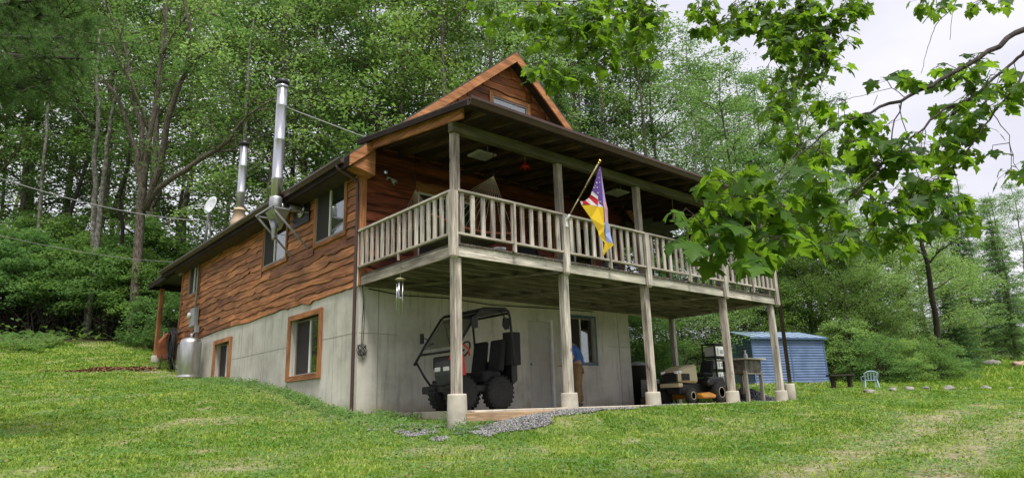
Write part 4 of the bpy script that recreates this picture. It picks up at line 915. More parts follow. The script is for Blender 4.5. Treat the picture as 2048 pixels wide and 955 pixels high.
for y in (ya+.18, ya+.46): bd = MB(); bd.box((.835, y-.09, -2.03), (.86, y+.09, -1.95)); bd.build('headlight', M['vinyl'], t, bevel=.01)
bd = MB(); ring = [Vector((1.42, ya+.38, -1.6))+Vector((.07*math.sin(k*PI/8), .17*math.cos(k*PI/8), .155*math.sin(k*PI/8))) for k in range(16)]; bd.tube(ring, .016, 6, closed=True); bd.tube([(1.42, ya+.38, -1.6), (1.2, ya+.38, -1.75)], .02, 6); bd.build('steering_wheel', M['black'], t)
bd = MB(); bd.prism([(.9, ya-.005, -1.97), (.985, ya-.005, -1.97), (.94, ya-.005, -1.87)], (0, .012, 0)); bd.build('reflector', two('reflector_red', (.75, .03, .03), .05, rough=.15), t)
bd = MB(); bd.tube([(1.0, ya-.01, -1.62), (1.1, ya-.03, -1.55), (1.22, ya-.02, -1.62), (1.26, ya, -1.75)], .02, 6); bd.build('grab_handle', M['red'], t)
bd = MB(); bd.prism([(2.12, ya-.01, -.98), (2.26, ya-.01, -.98), (2.26, ya-.01, -1.2), (2.17, ya-.01, -1.22), (2.1, ya-.01, -1.14)], (0, .03, 0)); bd.prism([(2.3, ya, -1.25), (2.55, ya, -1.25), (2.55, ya, -1.9), (2.3, ya, -1.9)], (0, .25, 0)); bd.build('side_net', M['blk_mat'], t)
for (x, y) in ((1.12, ya+.1), (1.22, ya+.75), (2.0, ya+.08), (2.0, yb-.08)):
    bd = MB(); sgn = -1 if y < -1.7 else 1
    bd.lathe([(.12, -.13), (.27, -.13), (.315, -.09), (.315, .09), (.27, .13), (.12, .13)], (x, y, G+.315), 26, (0, 1, 0))
    for k in range(22): a = k*2*PI/22; c = Vector((x+.315*math.cos(a), y, G+.315+.315*math.sin(a))); bd.bar(c-Vector((0, .11, 0)), c+Vector((0, .11, 0)), .04, .03, (math.cos(a), 0, math.sin(a)))
    wh = bd.build('wheel', M['rubber'], t)
    bd = MB(); bd.lathe([(.02, .10), (.12, .11), (.17, .135), (.175, .12), (.11, .06)], (x, y, G+.315), 20, (0, sgn, 0)); bd.build('rim', M['black'], wh)

# riding mower
mx_, my_ = 7.62, -2.25
t = thing('riding_mower', 'cream riding mower with black grille parked between the porch posts', 'mower', (mx_, my_, G))
o3 = lambda x, y, z: (mx_+x, my_+y+.35, G+z)
bd = MB(o3); bd.smooth = False
bd.prism([(.0, -.26, .52), (.02, -.26, .78), (.12, -.26, .86), (.4, -.26, .93), (.82, -.26, .98), (.84, -.26, .5)], (0, .52, 0)); hd = bd.build('hood', M['cream'], t, bevel=.05)
bd = MB(o3); bd.box((-.035, -.23, .53), (.02, .23, .76)); bd.box((.10, -.275, .56), (.46, .275, .74)); gr = bd.build('grille', M['black'], hd, bevel=.02)
bd = MB(o3)
for k in range(4): bd.box((-.04, -.2, .56+k*.045), (-.03, .2, .575+k*.045))
for k in range(4): bd.box((.16, -.283, .58+k*.035), (.42, -.274, .59+k*.035))
bd.build('slot', M['rubber'], gr)
for y in (-.2, .2):
    bd = MB(o3); bd.box((-.038, y-.055, .72), (.03, y+.055, .80)); bd.build('headlight', M['white'], hd, bevel=.015)
bd = MB(o3); bd.box((.02, -.279, .73), (.12, -.262, .8)); bd.build('headlight', M['white'], hd, bevel=.008)
bd = MB(o3); bd.box((-.06, -.3, .40), (.1, .3, .50)); bd.build('bumper', M['cream'], t, bevel=.02)
bd = MB(o3); bd.box((.1, -.2, .24), (1.75, .2, .49)); bd.build('chassis', M['black'], t, bevel=.02)
bd = MB(o3); bd.prism([(1.0, -.42, .5), (1.1, -.42, .62), (1.75, -.42, .66), (1.85, -.42, .45), (1.8, -.42, .4), (1.05, -.42, .42)], (0, .84, 0)); bd.build('rear_fender', M['black'], t, bevel=.05)
bd = MB(o3); bd.box((1.2, -.22, .67), (1.62, .22, .78)); bd.prism([(1.55, -.2, .78), (1.66, -.2, .76), (1.76, -.2, 1.1), (1.68, -.2, 1.1)], (0, .4, 0)); bd.build('seat', M['blk_mat'], t, bevel=.04)
bd = MB(o3); ring = [Vector((.98, 0, 1.02))+Vector((.09*math.sin(k*PI/8), .18*math.cos(k*PI/8), .15*math.sin(k*PI/8))) for k in range(16)]; bd.tube(ring, .016, 6, closed=True); bd.tube([(.98, 0, 1.02), (.85, 0, .9)], .02, 6); bd.build('steering_wheel', M['black'], t)
bd = MB(o3); bd.prism([(.6, -.55, .12), (1.15, -.55, .12), (1.2, -.5, .22), (.95, -.5, .27), (.58, -.5, .24)], (0, 1.05, 0)); bd.build('mower_deck', two('yellow_paint', (.5, .22, .02), .1, rough=.35), t, bevel=.04)
for (x, y, r_, wd) in ((.28, -.38, .19, .14), (.28, .38, .19, .14), (1.45, -.4, .26, .22), (1.45, .4, .26, .22)):
    bd = MB(o3); bd.lathe([(r_*.45, -wd/2), (r_*.85, -wd/2), (r_, -wd*.35), (r_, wd*.35), (r_*.85, wd/2), (r_*.45, wd/2)], (x, y, r_), 24, (0, 1, 0)); wh = bd.build('wheel', M['rubber'], t)
    bd = MB(o3); bd.lathe([(.02, .02), (r_*.3, .05), (r_*.48, wd/2+.006), (r_*.52, wd/2)], (x, y, r_), 18, (0, -1 if y < 0 else 1, 0)); bd.build('rim', M['cream'], wh)

# cardboard/plastic tote shelf
sx, sy = 12.2, -.35; z0 = hz(sx, sy)
t = thing('storage_shelf', 'black shelf rack stacked with white labelled boxes in front of the blue shed', 'shelf', (sx, sy, z0))
bd = MB()
for (x, y) in ((sx, sy), (sx+.75, sy), (sx, sy+.45), (sx+.75, sy+.45)): bd.box((x-.02, y-.02, z0-.05), (x+.02, y+.02, z0+1.72))
bd.build('upright', M['black'], t)
for k in range(5):
    bd = MB(); z = z0+.1+k*.4; bd.box((sx-.03, sy-.03, z), (sx+.78, sy+.48, z+.03)); bd.build('shelf_board', M['black'], t)
for k in range(4):
    z = z0+.131+k*.4
    bxn = thing('white_box', ['white box on the bottom shelf of the black rack', 'white box on the second shelf of the black rack', 'white box on the third shelf of the black rack', 'white box on the top shelf of the black rack'][k], 'box', (sx+.35, sy, z), group='white boxes on the black rack')
    bd = MB(); bd.box((sx+.03, sy-.02, z+.001), (sx+.72, sy+.4, z+.3)); bd.build('carton', M['white'], bxn, bevel=.01)
    bd = MB(); bd.box((sx+.1, sy-.026, z+.06), (sx+.16, sy-.021, z+.25)); bd.box((sx+.24, sy-.026, z+.08), (sx+.42, sy-.021, z+.2)); bd.box((.55+sx, sy-.026, z+.05), (sx+.6, sy-.021, z+.25)); bd.build('label_print', M['greym'], bxn)

# grill table
gx, gy, gz = 10.46, -2.32, G-.03
t = thing('work_table', 'rustic wooden table with a weathered metal box slung under its top', 'table', (gx, gy, gz))
for (x, y) in ((0, 0), (.78, 0), (0, .6), (.78, .6)):
    bd = MB(); bd.bar((gx+x+.0, gy+y, gz-.05), (gx+x, gy+y, gz+.86), .09, .07); bd.build('leg', M['grey_z'], t, bevel=.005)
bd = MB(); bd.box((gx-.12, gy-.12, gz+1.16), (gx+.98, gy+.78, gz+1.2)); bd.build('tabletop', M['grey_x'], t, bevel=.006)
bd = MB(); bd.box((gx-.03, gy-.03, gz+.78), (gx+.83, gy+.66, gz+1.155)); bd.build('metal_box', speckle('stained_metal', [(.35, (.05, .045, .03)), (.55, (.16, .15, .12)), (.7, (.3, .29, .26))], scale=4, rough=.6, metal=.4), t, bevel=.008)
bd = MB(); bd.box((gx-.05, gy-.05, gz+.76), (gx+.85, gy-.032, gz+.80)); bd.build('apron', M['grey_x'], t)
tb = thing('spray_bottle', 'small white bottle standing on the rustic wooden table', 'bottle', (gx+.45, gy+.2, gz+1.2))
bd = MB(); bd.lathe([(.05, 1.201), (.055, 1.22), (.055, 1.32), (.02, 1.36), (.02, 1.40), (.03, 1.405), (.03, 1.44)], (gx+.45, gy+.2, gz), 14); bd.build('body', M['white'], tb)
t = thing('tree_stump', 'brown upright log stump beside the rustic table', 'log', (gx-.35, gy+.25, gz))
bd = MB(); bd.lathe([(.19, -.05), (.17, .1), (.165, .46), (.155, .47), (.01, .472)], (gx-.18, gy+.35, gz), 16); bd.build('log', M['bark'], t)

# crates and bin beside the end of the foundation wall
t = thing('plastic_crate', 'grey plastic crate at the bottom of the stack by the wall end', 'crate', (8.85, -.55, G), group='grey crates by the wall end')
def crate(t, x, y, z, w_=.42, h=.26, m_='greym'):
    bd = MB(); 
    bd.box((x, y, z+.002), (x+w_, y+.32, z+.02))
    for q in range(6): bd.box((x+q*(w_-.03)/5, y, z+.02), (x+q*(w_-.03)/5+.03, y+.012, z+h-.03)); bd.box((x+q*(w_-.03)/5, y+.308, z+.02), (x+q*(w_-.03)/5+.03, y+.32, z+h-.03))
    for q in range(5): bd.box((x, y+.013+q*.066, z+.02), (x+.012, y+.04+q*.066, z+h-.03)); bd.box((x+w_-.012, y+.013+q*.066, z+.02), (x+w_, y+.04+q*.066, z+h-.03))
    bd.box((x-.006, y-.006, z+h-.03), (x+w_+.006, y+.02, z+h)); bd.box((x-.006, y+.3, z+h-.03), (x+w_+.006, y+.326, z+h)); bd.box((x-.006, y+.02, z+h-.03), (x+.02, y+.3, z+h)); bd.box((x+w_-.02, y+.02, z+h-.03), (x+w_+.006, y+.3, z+h)); bd.build('basket', M[m_], t)
crate(t, 8.62, -.5, G+.22)
t2 = thing('cinder_block', 'dark brown block lying under the crates by the wall end', 'block', (8.85, -.55, G)); bd = MB(); bd.box((8.58, -.55, G), (9.1, -.15, G+.2)); bd.build('block', speckle('dark_block', [(.4, (.05, .04, .035)), (.6, (.13, .10, .08))], scale=8), t2, bevel=.01)
t = thing('plastic_crate', 'grey plastic crate tilted on top of the stack by the wall end', 'crate', (8.85, -.5, G+.5), group='grey crates by the wall end'); crate(t, 8.66, -.48, G+.485, .4, .2)
bz = G
t = thing('storage_bin', 'tall black bin with a grey lid standing past the wall end', 'bin', (9.3, .6, bz))
bd = MB(); bd.lathe([(.26, -.05), (.3, 1.1), (.31, 1.12)], (9.35, .5, bz), 20); bd.build('body', M['black'], t); bd = MB(); bd.lathe([(.33, 1.12), (.33, 1.17), (.1, 1.24), (.01, 1.245)], (9.35, .5, bz), 20); bd.build('lid', M['greym'], t)
t = thing('utility_tub', 'dark grey wheelbarrow tub in the shade left of the mower', 'tub', (8.6, -1.2, G))
bd = MB(); bd.prism([(8.3, -1.5, G+.55), (9.4, -1.5, G+.55), (9.2, -1.4, G+.2), (8.6, -1.4, G+.2)], (0, .7, 0)); bd.build('tub', two('dark_grey_tub', (.06, .065, .065), .2, scale=5), t, bevel=.03)
bd = MB(); bd.tube([(8.4, -1.3, G), (8.6, -1.3, G+.3)], .02, 6); bd.tube([(9.2, -1.3, G), (9.1, -1.3, G+.3)], .02, 6); bd.tube([(8.4, -.9, G), (8.6, -.9, G+.3)], .02, 6); bd.tube([(9.2, -.9, G), (9.1, -.9, G+.3)], .02, 6); bd.build('stand', M['black'], t)
bd = MB(); bd.lathe([(.03, -.04), (.14, -.04), (.17, 0), (.14, .04), (.03, .04)], (8.45, -1.15, G+.17), 16, (0, 1, 0)); bd.build('wheel', M['rubber'], t)

# ------------------------------------------------------------------ blue metal shed
c0 = Vector((16.21, .65, 0)); c1 = at(1657, 765, 25.2); c1.z = 0
sv = (c1-c0).normalized(); Ls = (c1-c0).length; fv = Vector((-sv.y, sv.x, 0))
if fv.dot(Vector((0, 1, 0))) < 0: fv = -fv
zs = -2.12; Hs = 1.66; Wf = 2.6
t = thing('garden_shed', 'slate blue metal garden shed with low gable roof beyond the porch', 'shed', (c0.x, c0.y, zs))
SF = lambda s, n, z: tuple(c0 + sv*s + fv*n + Vector((0, 0, z)))      # n: back from the long near side
blue = speckle('blue_steel', [(.3, (.085, .135, .25)), (.7, (.15, .21, .35))], scale=2.5, rough=.5, metal=.1, bmp=.03)
blued = two('blue_trim', (.07, .12, .22), .1, scale=4, rough=.5, bmp=0)
def ribbed(mb, a, b_, fixed, ax, z0, z1, outw):
    n = int((z1-z0)/.094); h = (z1-z0)/n
    for i in range(n):
        z = z0+i*h; prof = [(0, 0), (.02, .012), (.022, h*.55), (.008, h*.8), (0, h)]
        for (o1, q1), (o2, q2) in zip(prof[:-1], prof[1:]):
            if ax == 0: mb.add([(a, fixed+outw*o1, z+q1), (b_, fixed+outw*o1, z+q1), (b_, fixed+outw*o2, z+q2), (a, fixed+outw*o2, z+q2)], [(0, 1, 2, 3)])
            else: mb.add([(fixed+outw*o1, a, z+q1), (fixed+outw*o1, b_, z+q1), (fixed+outw*o2, b_, z+q2), (fixed+outw*o2, a, z+q2)], [(0, 1, 2, 3)])
mb = MB(SF); ribbed(mb, 0, Ls, 0, 0, zs, zs+Hs, -1); mb.build('side_wall', blue, t)
mb = MB(SF); ribbed(mb, 0, Ls, Wf, 0, zs, zs+Hs, 1); mb.build('side_wall', blue, t)
for a, b_ in ((0, .8), (2.0, Wf)): mb = MB(SF); ribbed(mb, a, b_, 0, 1, zs, zs+Hs, -1); mb.build('front_wall', blue, t)
mb = MB(SF); ribbed(mb, 0, Wf, Ls, 1, zs, zs+Hs, 1); mb.build('rear_wall', blue, t)
bdm = two('blue_door', (.15, .23, .38), .1, scale=3, rough=.5)
for a, b_ in ((.8, 1.4), (1.41, 2.0)): mb = MB(SF); mb.box((-.012, a, zs+.02), (.01, b_, zs+Hs-.12)); mb.build('door', bdm, t, bevel=.004)
mb = MB(SF); mb.box((-.02, .76, zs), (.0, .8, zs+Hs)); mb.box((-.02, 2.0, zs), (.0, 2.04, zs+Hs)); mb.box((-.022, .8, zs+Hs-.11), (.0, 2.0, zs+Hs-.02))
mb.build('door_trim', blued, t)
for s in (0, Ls*.52, Ls): mb = MB(SF); mb.box((s-.03, -.03, zs), (s+.03, -.004, zs+Hs)); mb.build('trim', blued, t)
pk = zs+Hs+.34
mb = MB(SF)
for sg in (0, 1):
    n0_ = -.1 if sg == 0 else Wf+.1; zz = zs+Hs-.02
    mb.prism([(-.12, n0_, zz), (Ls+.12, n0_, zz), (Ls+.12, Wf/2, pk), (-.12, Wf/2, pk)], (0, 0, .02))
    for k in range(9):
        s = -.1+(Ls+.2)*k/8; mb.bar((s, n0_, zz+.03), (s, Wf/2, pk+.03), .03, .02)
MBF = mb.F
mb.build('roof', two('blue_roof', (.26, .34, .46), .1, scale=3, rough=.4, metal=.1), t)
mb = MB(SF); mb.prism([(-.01, 0, zs+Hs), (-.01, Wf, zs+Hs), (-.01, Wf/2, pk-.02)], (.01, 0, 0)); mb.prism([(Ls-.01, 0, zs+Hs), (Ls-.01, Wf, zs+Hs), (Ls-.01, Wf/2, pk-.02)], (.01, 0, 0)); mb.build('gable', blued, t)
mb = MB(SF); mb.box((-.13, -.12, zs+Hs-.07), (Ls+.13, -.1, zs+Hs+.0)); mb.build('eave_trim', blued, t)
mb = MB(SF); mb.box((-.15, -.2, zs-.25), (Ls+.2, Wf+.1, zs-.002)); mb.build('base_pad', M['pier'], t)

# table, chairs and stones at the right
bx_, by_ = 16.36, -2.3; z0 = hz(bx_, by_)
t = thing('picnic_table', 'dark weathered bench table just right of the blue shed', 'table', (bx_, by_, z0))
bd = MB(); bd.bar((bx_-.3, by_+.27, z0+.42), (bx_+.3, by_-.27, z0+.42), .35, .05); bd.build('tabletop', M['barkdark'], t)
for s in (-.2, .2):
    bd = MB(); bd.bar((bx_+s, by_-s*.9, z0-.03), (bx_+s, by_-s*.9, z0+.4), .12, .12); bd.build('leg', M['barkdark'], t)
def lawnchair(x, y, rz, lb):
    z = hz(x, y); t = thing('lawn_chair', lb, 'chair', (x, y, z), rz, None, local=True); pm = two('pale_blue_plastic', (.38, .5, .62), .06, rough=.35) if 'pbl' not in M else M['pbl']; M['pbl'] = pm
    for (a, b_) in ((-.22, -.2), (.22, -.2), (-.22, .2), (.22, .2)):
        bd = MB(); bd.bar((a*1.15, b_*1.15, 0), (a, b_, .4), .04, .04); bd.build('leg', pm, t)
    bd = MB(); bd.box((-.24, -.22, .38), (.24, .22, .41)); bd.build('seat', pm, t, bevel=.01)
    bd = MB()
    for k in range(5): a = -.2+k*.1; bd.bar((a, .2, .4), (a*1.1, .3, .82-.04*abs(k-2)), .05, .015, (0, 1, 0))
    bd.tube([(-.24, .2, .42), (-.25, .3, .75), (-.12, .32, .84), (0, .325, .86), (.12, .32, .84), (.25, .3, .75), (.24, .2, .42)], .02, 6); bd.build('backrest', pm, t)
    bd = MB()
    for s in (-1, 1): bd.tube([(s*.25, .26, .6), (s*.27, -.18, .6), (s*.25, -.22, .4)], .02, 6)
    bd.build('armrest', pm, t); return t
lc = lawnchair(16.6, -3.1, 2.2, 'pale blue plastic lawn chair beside the dark table right of the shed')
lc.scale = (.8, .8, .62)
def rock(x, y, r_, lb, seed, mname='rock', grp=None):
    z = hz(x, y); b_ = bmesh.new(); bmesh.ops.create_icosphere(b_, subdivisions=3, radius=r_); g_ = np.random.RandomState(seed)
    dr_ = g_.randn(9, 3)
    for v in b_.verts:
        k = sum(.07*math.sin(v.co.normalized().dot(Vector(q))*3+i) for i, q in enumerate(dr_)); v.co *= 1+k; v.co.z *= .62; v.co.x *= 1.25
    me = bpy.data.meshes.new('boulder'); b_.to_mesh(me); b_.free(); o = link_mesh('boulder', me, M[mname]); o.location = (x, y, z+r_*.2); me.polygons.foreach_set('use_smooth', [True]*len(me.polygons)); return setp(o, lb, 'boulder', grp)
M['rock'] = speckle('rock_grey', [(.3, (.12, .11, .1)), (.7, (.3, .28, .26))], scale=3, rough=.95, bmp=.5)
M['rock2'] = speckle('rock_pink', [(.3, (.25, .15, .11)), (.7, (.45, .33, .27))], scale=3, rough=.95)
p = at(1984, 722, 36); rock(p.x, p.y, .42, 'grey rounded boulder in the meadow at the right', 3)
p = at(2046, 728, 34); rock(p.x, p.y, .5, 'pinkish boulder at the right edge of the meadow', 6, 'rock2')
p = at(2050, 765, 25); rock(p.x, p.y, .09, 'small white stone in the grass at the right edge', 8, 'white')
R = rnd(11)
for k in range(8):
    u = 1735+k*40+R.uniform(-8, 8); d = 20+k*.35; z_ = 0; p = at(u, 765, d); rock(p.x, p.y, R.uniform(.08, .17), '%s dark field stone in the row below the brush, right of the lawn chair' % ['first', 'second', 'third', 'fourth', 'fifth', 'sixth', 'seventh', 'last'][k], 20+k, grp='field stones along the brush edge')

# ------------------------------------------------------------------ person behind the second post
def person():
    root = thing('person', 'person in blue t-shirt and khaki trousers standing behind the second post', 'person', (5.43, -.85, G), math.radians(124), local=True)
    # local frame: +x is where the person faces; z up
    vs = [(0, 0, .95), (0, 0, 1.12), (.02, 0, 1.32), (.01, 0, 1.44), (.03, 0, 1.53),
          (0, .10, .90), (.05, .11, .50), (.0, .12, .10), (.0, -.10, .90), (.03, -.11, .50), (-.02, -.12, .10),
          (0, .19, 1.42), (.05, .24, 1.14), (.24, .2, 1.0), (.33, .19, .98), (0, -.19, 1.42), (.04, -.25, 1.14), (.22, -.22, 1.02), (.30, -.21, 1.0),
          (.05, .12, .045), (.19, .13, .03), (.03, -.12, .045), (.17, -.13, .03)]
    es = [(0, 1), (1, 2), (2, 3), (3, 4), (0, 5), (5, 6), (6, 7), (0, 8), (8, 9), (9, 10), (3, 11), (11, 12), (12, 13), (13, 14), (3, 15), (15, 16), (16, 17), (17, 18), (7, 19), (19, 20), (10, 21), (21, 22)]
    rad = [(.13, .16), (.12, .16), (.13, .18), (.09, .13), (.055, .055), (.1, .1), (.065, .065), (.045, .045), (.1, .1), (.065, .065), (.045, .045),
           (.065, .065), (.05, .05), (.035, .035), (.028, .028), (.065, .065), (.05, .05), (.035, .035), (.028, .028), (.045, .045), (.035, .035), (.045, .045), (.035, .035)]
    def B(p):                       # bent forward from the waist
        x, y, z = p
        if z <= .98: return (x, y, z)
        a = math.radians(17)*min(1, (z-.98)/.35); d = z-.98; return (x+d*math.sin(a), y, .98+d*math.cos(a)-.10*x*math.sin(a))
    def skin(name, vs, es, rad, mat_, root_i=0, sub=1):
        vs = [B(p) for p in vs]
        me = bpy.data.meshes.new(name); me.from_pydata(vs, es, []); o = link_mesh(name, me, mat_, root)
        md = o.modifiers.new('skin', 'SKIN'); md.use_smooth_shade = True
        for i, r_ in enumerate(rad): me.skin_vertices[0].data[i].radius = r_; me.skin_vertices[0].data[i].use_root = (i == root_i)
        s2 = o.modifiers.new('sub', 'SUBSURF'); s2.levels = sub; s2.render_levels = sub; return o
    sk = two('skin', (.45, .26, .18), .06, rough=.6, bmp=0); M['skin'] = sk
    body = skin('body', vs, es, rad, sk, 0, 2)
    hd = MB(lambda *q: B(q)); hd.smooth = True; hd.ball((.04, 0, 1.66), .105, 12, (.95, .78, 1.18)); hd.ball((.14, 0, 1.65), .018, 6, (1.2, .8, 1.4)); hd.ball((.03, .085, 1.65), .025, 6, (1, .5, 1.4)); hd.ball((.03, -.085, 1.65), .025, 6, (1, .5, 1.4)); hd.build('head', sk, root)
    hd = MB(lambda *q: B(q)); hd.smooth = True; hd.ball((.015, 0, 1.70), .108, 12, (1, .84, 1.02)); hd.build('hair', two('grey_hair', (.12, .1, .08), .3, scale=30, rough=.9), root)
    hd = MB(lambda *q: B(q)); hd.smooth = True
    for s in (-1, 1): hd.ball((.132, .035*s, 1.68), .011, 5)
    hd.build('eyes', M['white'], root); hd = MB(lambda *q: B(q)); hd.bar((.132, -.025, 1.605), (.132, .025, 1.605), .01, .01); hd.build('mouth', two('lip', (.35, .12, .1), .1), root)
    for s, bx0 in ((1, Vector((.33, .19, .98))), (-1, Vector((.30, -.21, 1.0)))):
        hd = MB(lambda *q: B(q)); hd.smooth = True; hd.ball(tuple(bx0+Vector((.04, 0, -.005))), .04, 7, (1.1, 1, .45))
        for k in range(4):
            a = bx0+Vector((.07, -.028+.019*k, 0)); ln = (.06, .07, .066, .052)[k]; hd.tube([a, a+Vector((ln*.5, 0, -.005)), a+Vector((ln*.85, 0, -.03))], [.0095, .009, .007], 6)
        a = bx0+Vector((.02, -.035*s, 0)); hd.tube([a, a+Vector((.035, -.02*s, -.012)), a+Vector((.06, -.022*s, -.03))], [.011, .01, .008], 6); hd.build('hand', sk, root)
    shirt = two('blue_shirt', (.05, .12, .36), .15, scale=7, rough=.9); kh = two('khaki', (.23, .145, .075), .2, scale=6, rough=.9)
    sv_ = [(0, 0, .93), (0, 0, 1.12), (.02, 0, 1.32), (.01, 0, 1.45), (0, .2, 1.42), (.04, .245, 1.18), (0, -.2, 1.42), (.035, -.255, 1.18)]
    skin('t_shirt', sv_, [(0, 1), (1, 2), (2, 3), (3, 4), (4, 5), (3, 6), (6, 7)], [(.155, .19), (.15, .19), (.155, .205), (.1, .14), (.085, .085), (.075, .075), (.085, .085), (.075, .075)], shirt, 0, 2)
    skin('trousers', [(0, 0, 1.0), (0, .1, .88), (.05, .112, .5), (.005, .12, .1), (0, -.1, .88), (.03, -.112, .5), (-.015, -.12, .1)], [(0, 1), (1, 2), (2, 3), (0, 4), (4, 5), (5, 6)], [(.14, .17), (.115, .115), (.09, .09), (.075, .075), (.115, .115), (.09, .09), (.075, .075)], kh, 0, 2)
    hd = MB(); hd.smooth = True
    for s in (-1, 1): hd.ball((.08, .125*s, .045), .06, 8, (2.2, .9, .75)); hd.ball((.0, .125*s, .07), .055, 8, (1, .9, 1))
    hd.build('shoes', M['bark'], root)
person()

# ------------------------------------------------------------------ vegetation helpers
def leaf_quads(C, size, seed, tilt=.6, aspect=.55, hang=0.0, fold=.25):
    """one folded kite per centre, normals near up"""
    g_ = np.random.RandomState(seed); n = len(C); size = np.broadcast_to(size, (n,))*(.7+.6*g_.rand(n))
    N = np.stack([g_.randn(n)*tilt, g_.randn(n)*tilt, np.ones(n)], 1); N /= np.linalg.norm(N, axis=1, keepdims=True)
    a = g_.rand(n)*2*PI; T = np.stack([np.cos(a), np.sin(a), -hang*np.ones(n)], 1); T -= N*(T*N).sum(1, keepdims=True); T /= np.linalg.norm(T, axis=1, keepdims=True)
    B = np.cross(N, T); s = size[:, None]
    V = np.stack([C-T*s*.5, C+B*s*aspect*.5+N*s*fold*.2, C+T*s*.5-N*s*.08, C-B*s*aspect*.5+N*s*fold*.2], 1).reshape(-1, 3)
    F = np.arange(n*4).reshape(n, 4); r_ = np.repeat(g_.rand(n), 4); return V, F, r_
def tube_np(mb, pts, r0, r1, n=6):
    k = len(pts); mb.tube(pts, [r0+(r1-r0)*i/(k-1) for i in range(k)], n, cap=False)
def wander(p, q, R, k=5, amp=.12):
    p, q = Vector(p), Vector(q); l = (q-p).length; o = [p]
    for i in range(1, k): o.append(p.lerp(q, i/k)+Vector((R.uniform(-1, 1), R.uniform(-1, 1), R.uniform(-.6, .6)))*l*amp)
    return o+[q]
def clumps(cs, per, seed, leaf, flat=.45, tilt=.6, aspect=.6, hang=.2):
    """cs: list of (centre, radius)"""
    g_ = np.random.RandomState(seed); P = []
    for c, r_ in cs:
        n = max(3, int(per*(r_**1.5))); d = g_.randn(n, 3); d /= np.linalg.norm(d, axis=1, keepdims=True); d *= (g_.rand(n, 1)**.45)*r_; d[:, 2] *= flat
        d[:, 2] -= (d[:, 0]**2+d[:, 1]**2)/max(r_, .1)*.28; P.append(d+np.array(c))
    V, F, r_ = leaf_quads(np.concatenate(P), leaf, seed+1, tilt, aspect, hang); cl_ = np.repeat(np.concatenate([np.full(len(q), g_.rand()) for q in P]), 4)
    return V, F, np.clip(.62*cl_+.42*r_, 0, 1)

def broadleaf(name, seed, H=18, tr=.16, base_=.28, rad=3.2, nl=26, per=60, leaf=.17, barkm='bark', leafm='lf_a', label='', cat='tree', lean=.03, group='trees of the wood behind the house'):
    R = rnd(seed); root = thing(name, label, cat, (0, 0, 0), 0, group, local=True)
    mb = MB(); top = Vector((R.uniform(-1, 1)*lean*H, R.uniform(-1, 1)*lean*H, H)); tk = wander((0, 0, -.4), top, R, 7, .012); tube_np(mb, tk, tr, tr*.12, 8)
    def on(h):
        t = (h+.4)/(H+.4)*7; i = min(6, int(t)); return Vector(tk[i]).lerp(Vector(tk[i+1]), t-i)
    cs = []
    for i in range(nl):
        f_ = i/nl; h = H*(base_+(1-base_)*f_)*R.uniform(.96, 1.02); h = min(h, H*.98); p = on(h); a = i*2.4+R.uniform(-.5, .5)
        ln = rad*(math.sin(PI*min(1, .18+.8*f_))**.7)*R.uniform(.55, 1.15)*(1 if f_ < .85 else .6)
        up = R.uniform(.25, .8); q = p+Vector((math.cos(a)*ln, math.sin(a)*ln, ln*up)); br = wander(p, q, R, 4, .07); tube_np(mb, br, tr*(1-h/H*.75)*.32, .012, 5)
        for j in range(R.randint(5, 8)):
            t = R.uniform(.3, 1.0); s = Vector(br[min(3, int(t*4))]).lerp(Vector(br[min(4, int(t*4)+1)]), t*4-min(3, int(t*4)))
            b_ = a+R.uniform(-1.3, 1.3); l2 = R.uniform(.4, 1.2)*max(.5, ln*.4); e = s+Vector((math.cos(b_)*l2, math.sin(b_)*l2, R.uniform(-.1, .5)*l2)); tube_np(mb, [s, s.lerp(e, .5)+Vector((0, 0, .06)), e], .018, .006, 4)
            cs.append((tuple(e), R.uniform(.45, .95)))
        cs.append((tuple(q), R.uniform(.6, 1.0)))
    mb.build('trunk', M[barkm], root)
    V, F, r_ = clumps(cs, per, seed, leaf); np_mesh('crown', V, F, M[leafm], root, attrs={'rnd': r_}); return root
def conifer(name, seed, H=14, tr=.15, base_=.1, rad=2.6, layers=26, leaf=.15, leafm='lf_n', droop=.25, label='', cat='tree', group='conifers beyond the lawn', dens=150, barkm='bark'):
    R = rnd(seed); root = thing(name, label, cat, (0, 0, 0), 0, group, local=True); g_ = np.random.RandomState(seed)
    mb = MB(); tk = wander((0, 0, -.4), (R.uniform(-.2, .2), R.uniform(-.2, .2), H), R, 5, .008); tube_np(mb, tk, tr, .01, 8); P = []
    for i in range(layers):
        f_ = i/layers; h = H*(base_+(1-base_)*f_); L_ = rad*(1-f_)**.8*R.uniform(.8, 1.1)+.15
        for j in range(6):
            a = j*PI/3+i*1.1+R.uniform(-.3, .3); l = L_*R.uniform(.65, 1.1); p = Vector((0, 0, h)); q = p+Vector((math.cos(a)*l, math.sin(a)*l, -droop*l+R.uniform(-.1, .2)*l)); mid = p.lerp(q, .5)+Vector((0, 0, .1*l)); tube_np(mb, [p, mid, q], .022, .006, 4)
            n = int(dens*l/2.2)+8; t = g_.rand(n)**.7; w_ = .28*l*(1.1-t)+.07; sd_ = (g_.rand(n)-.5)*2*w_
            x = np.array(p)[None]*(1-t)[:, None]**2 + 2*((1-t)*t)[:, None]*np.array(mid)[None] + (t**2)[:, None]*np.array(q)[None]
            x[:, 0] += -math.sin(a)*sd_; x[:, 1] += math.cos(a)*sd_; x[:, 2] -= np.abs(sd_)*.45+g_.rand(n)*.16*(1+droop*2); P.append(x)
    mb.build('trunk', M[barkm], root); V, F, r_ = leaf_quads(np.concatenate(P), leaf, seed, .5, .3, .5); np_mesh('crown', V, F, M[leafm], root, attrs={'rnd': r_}); return root
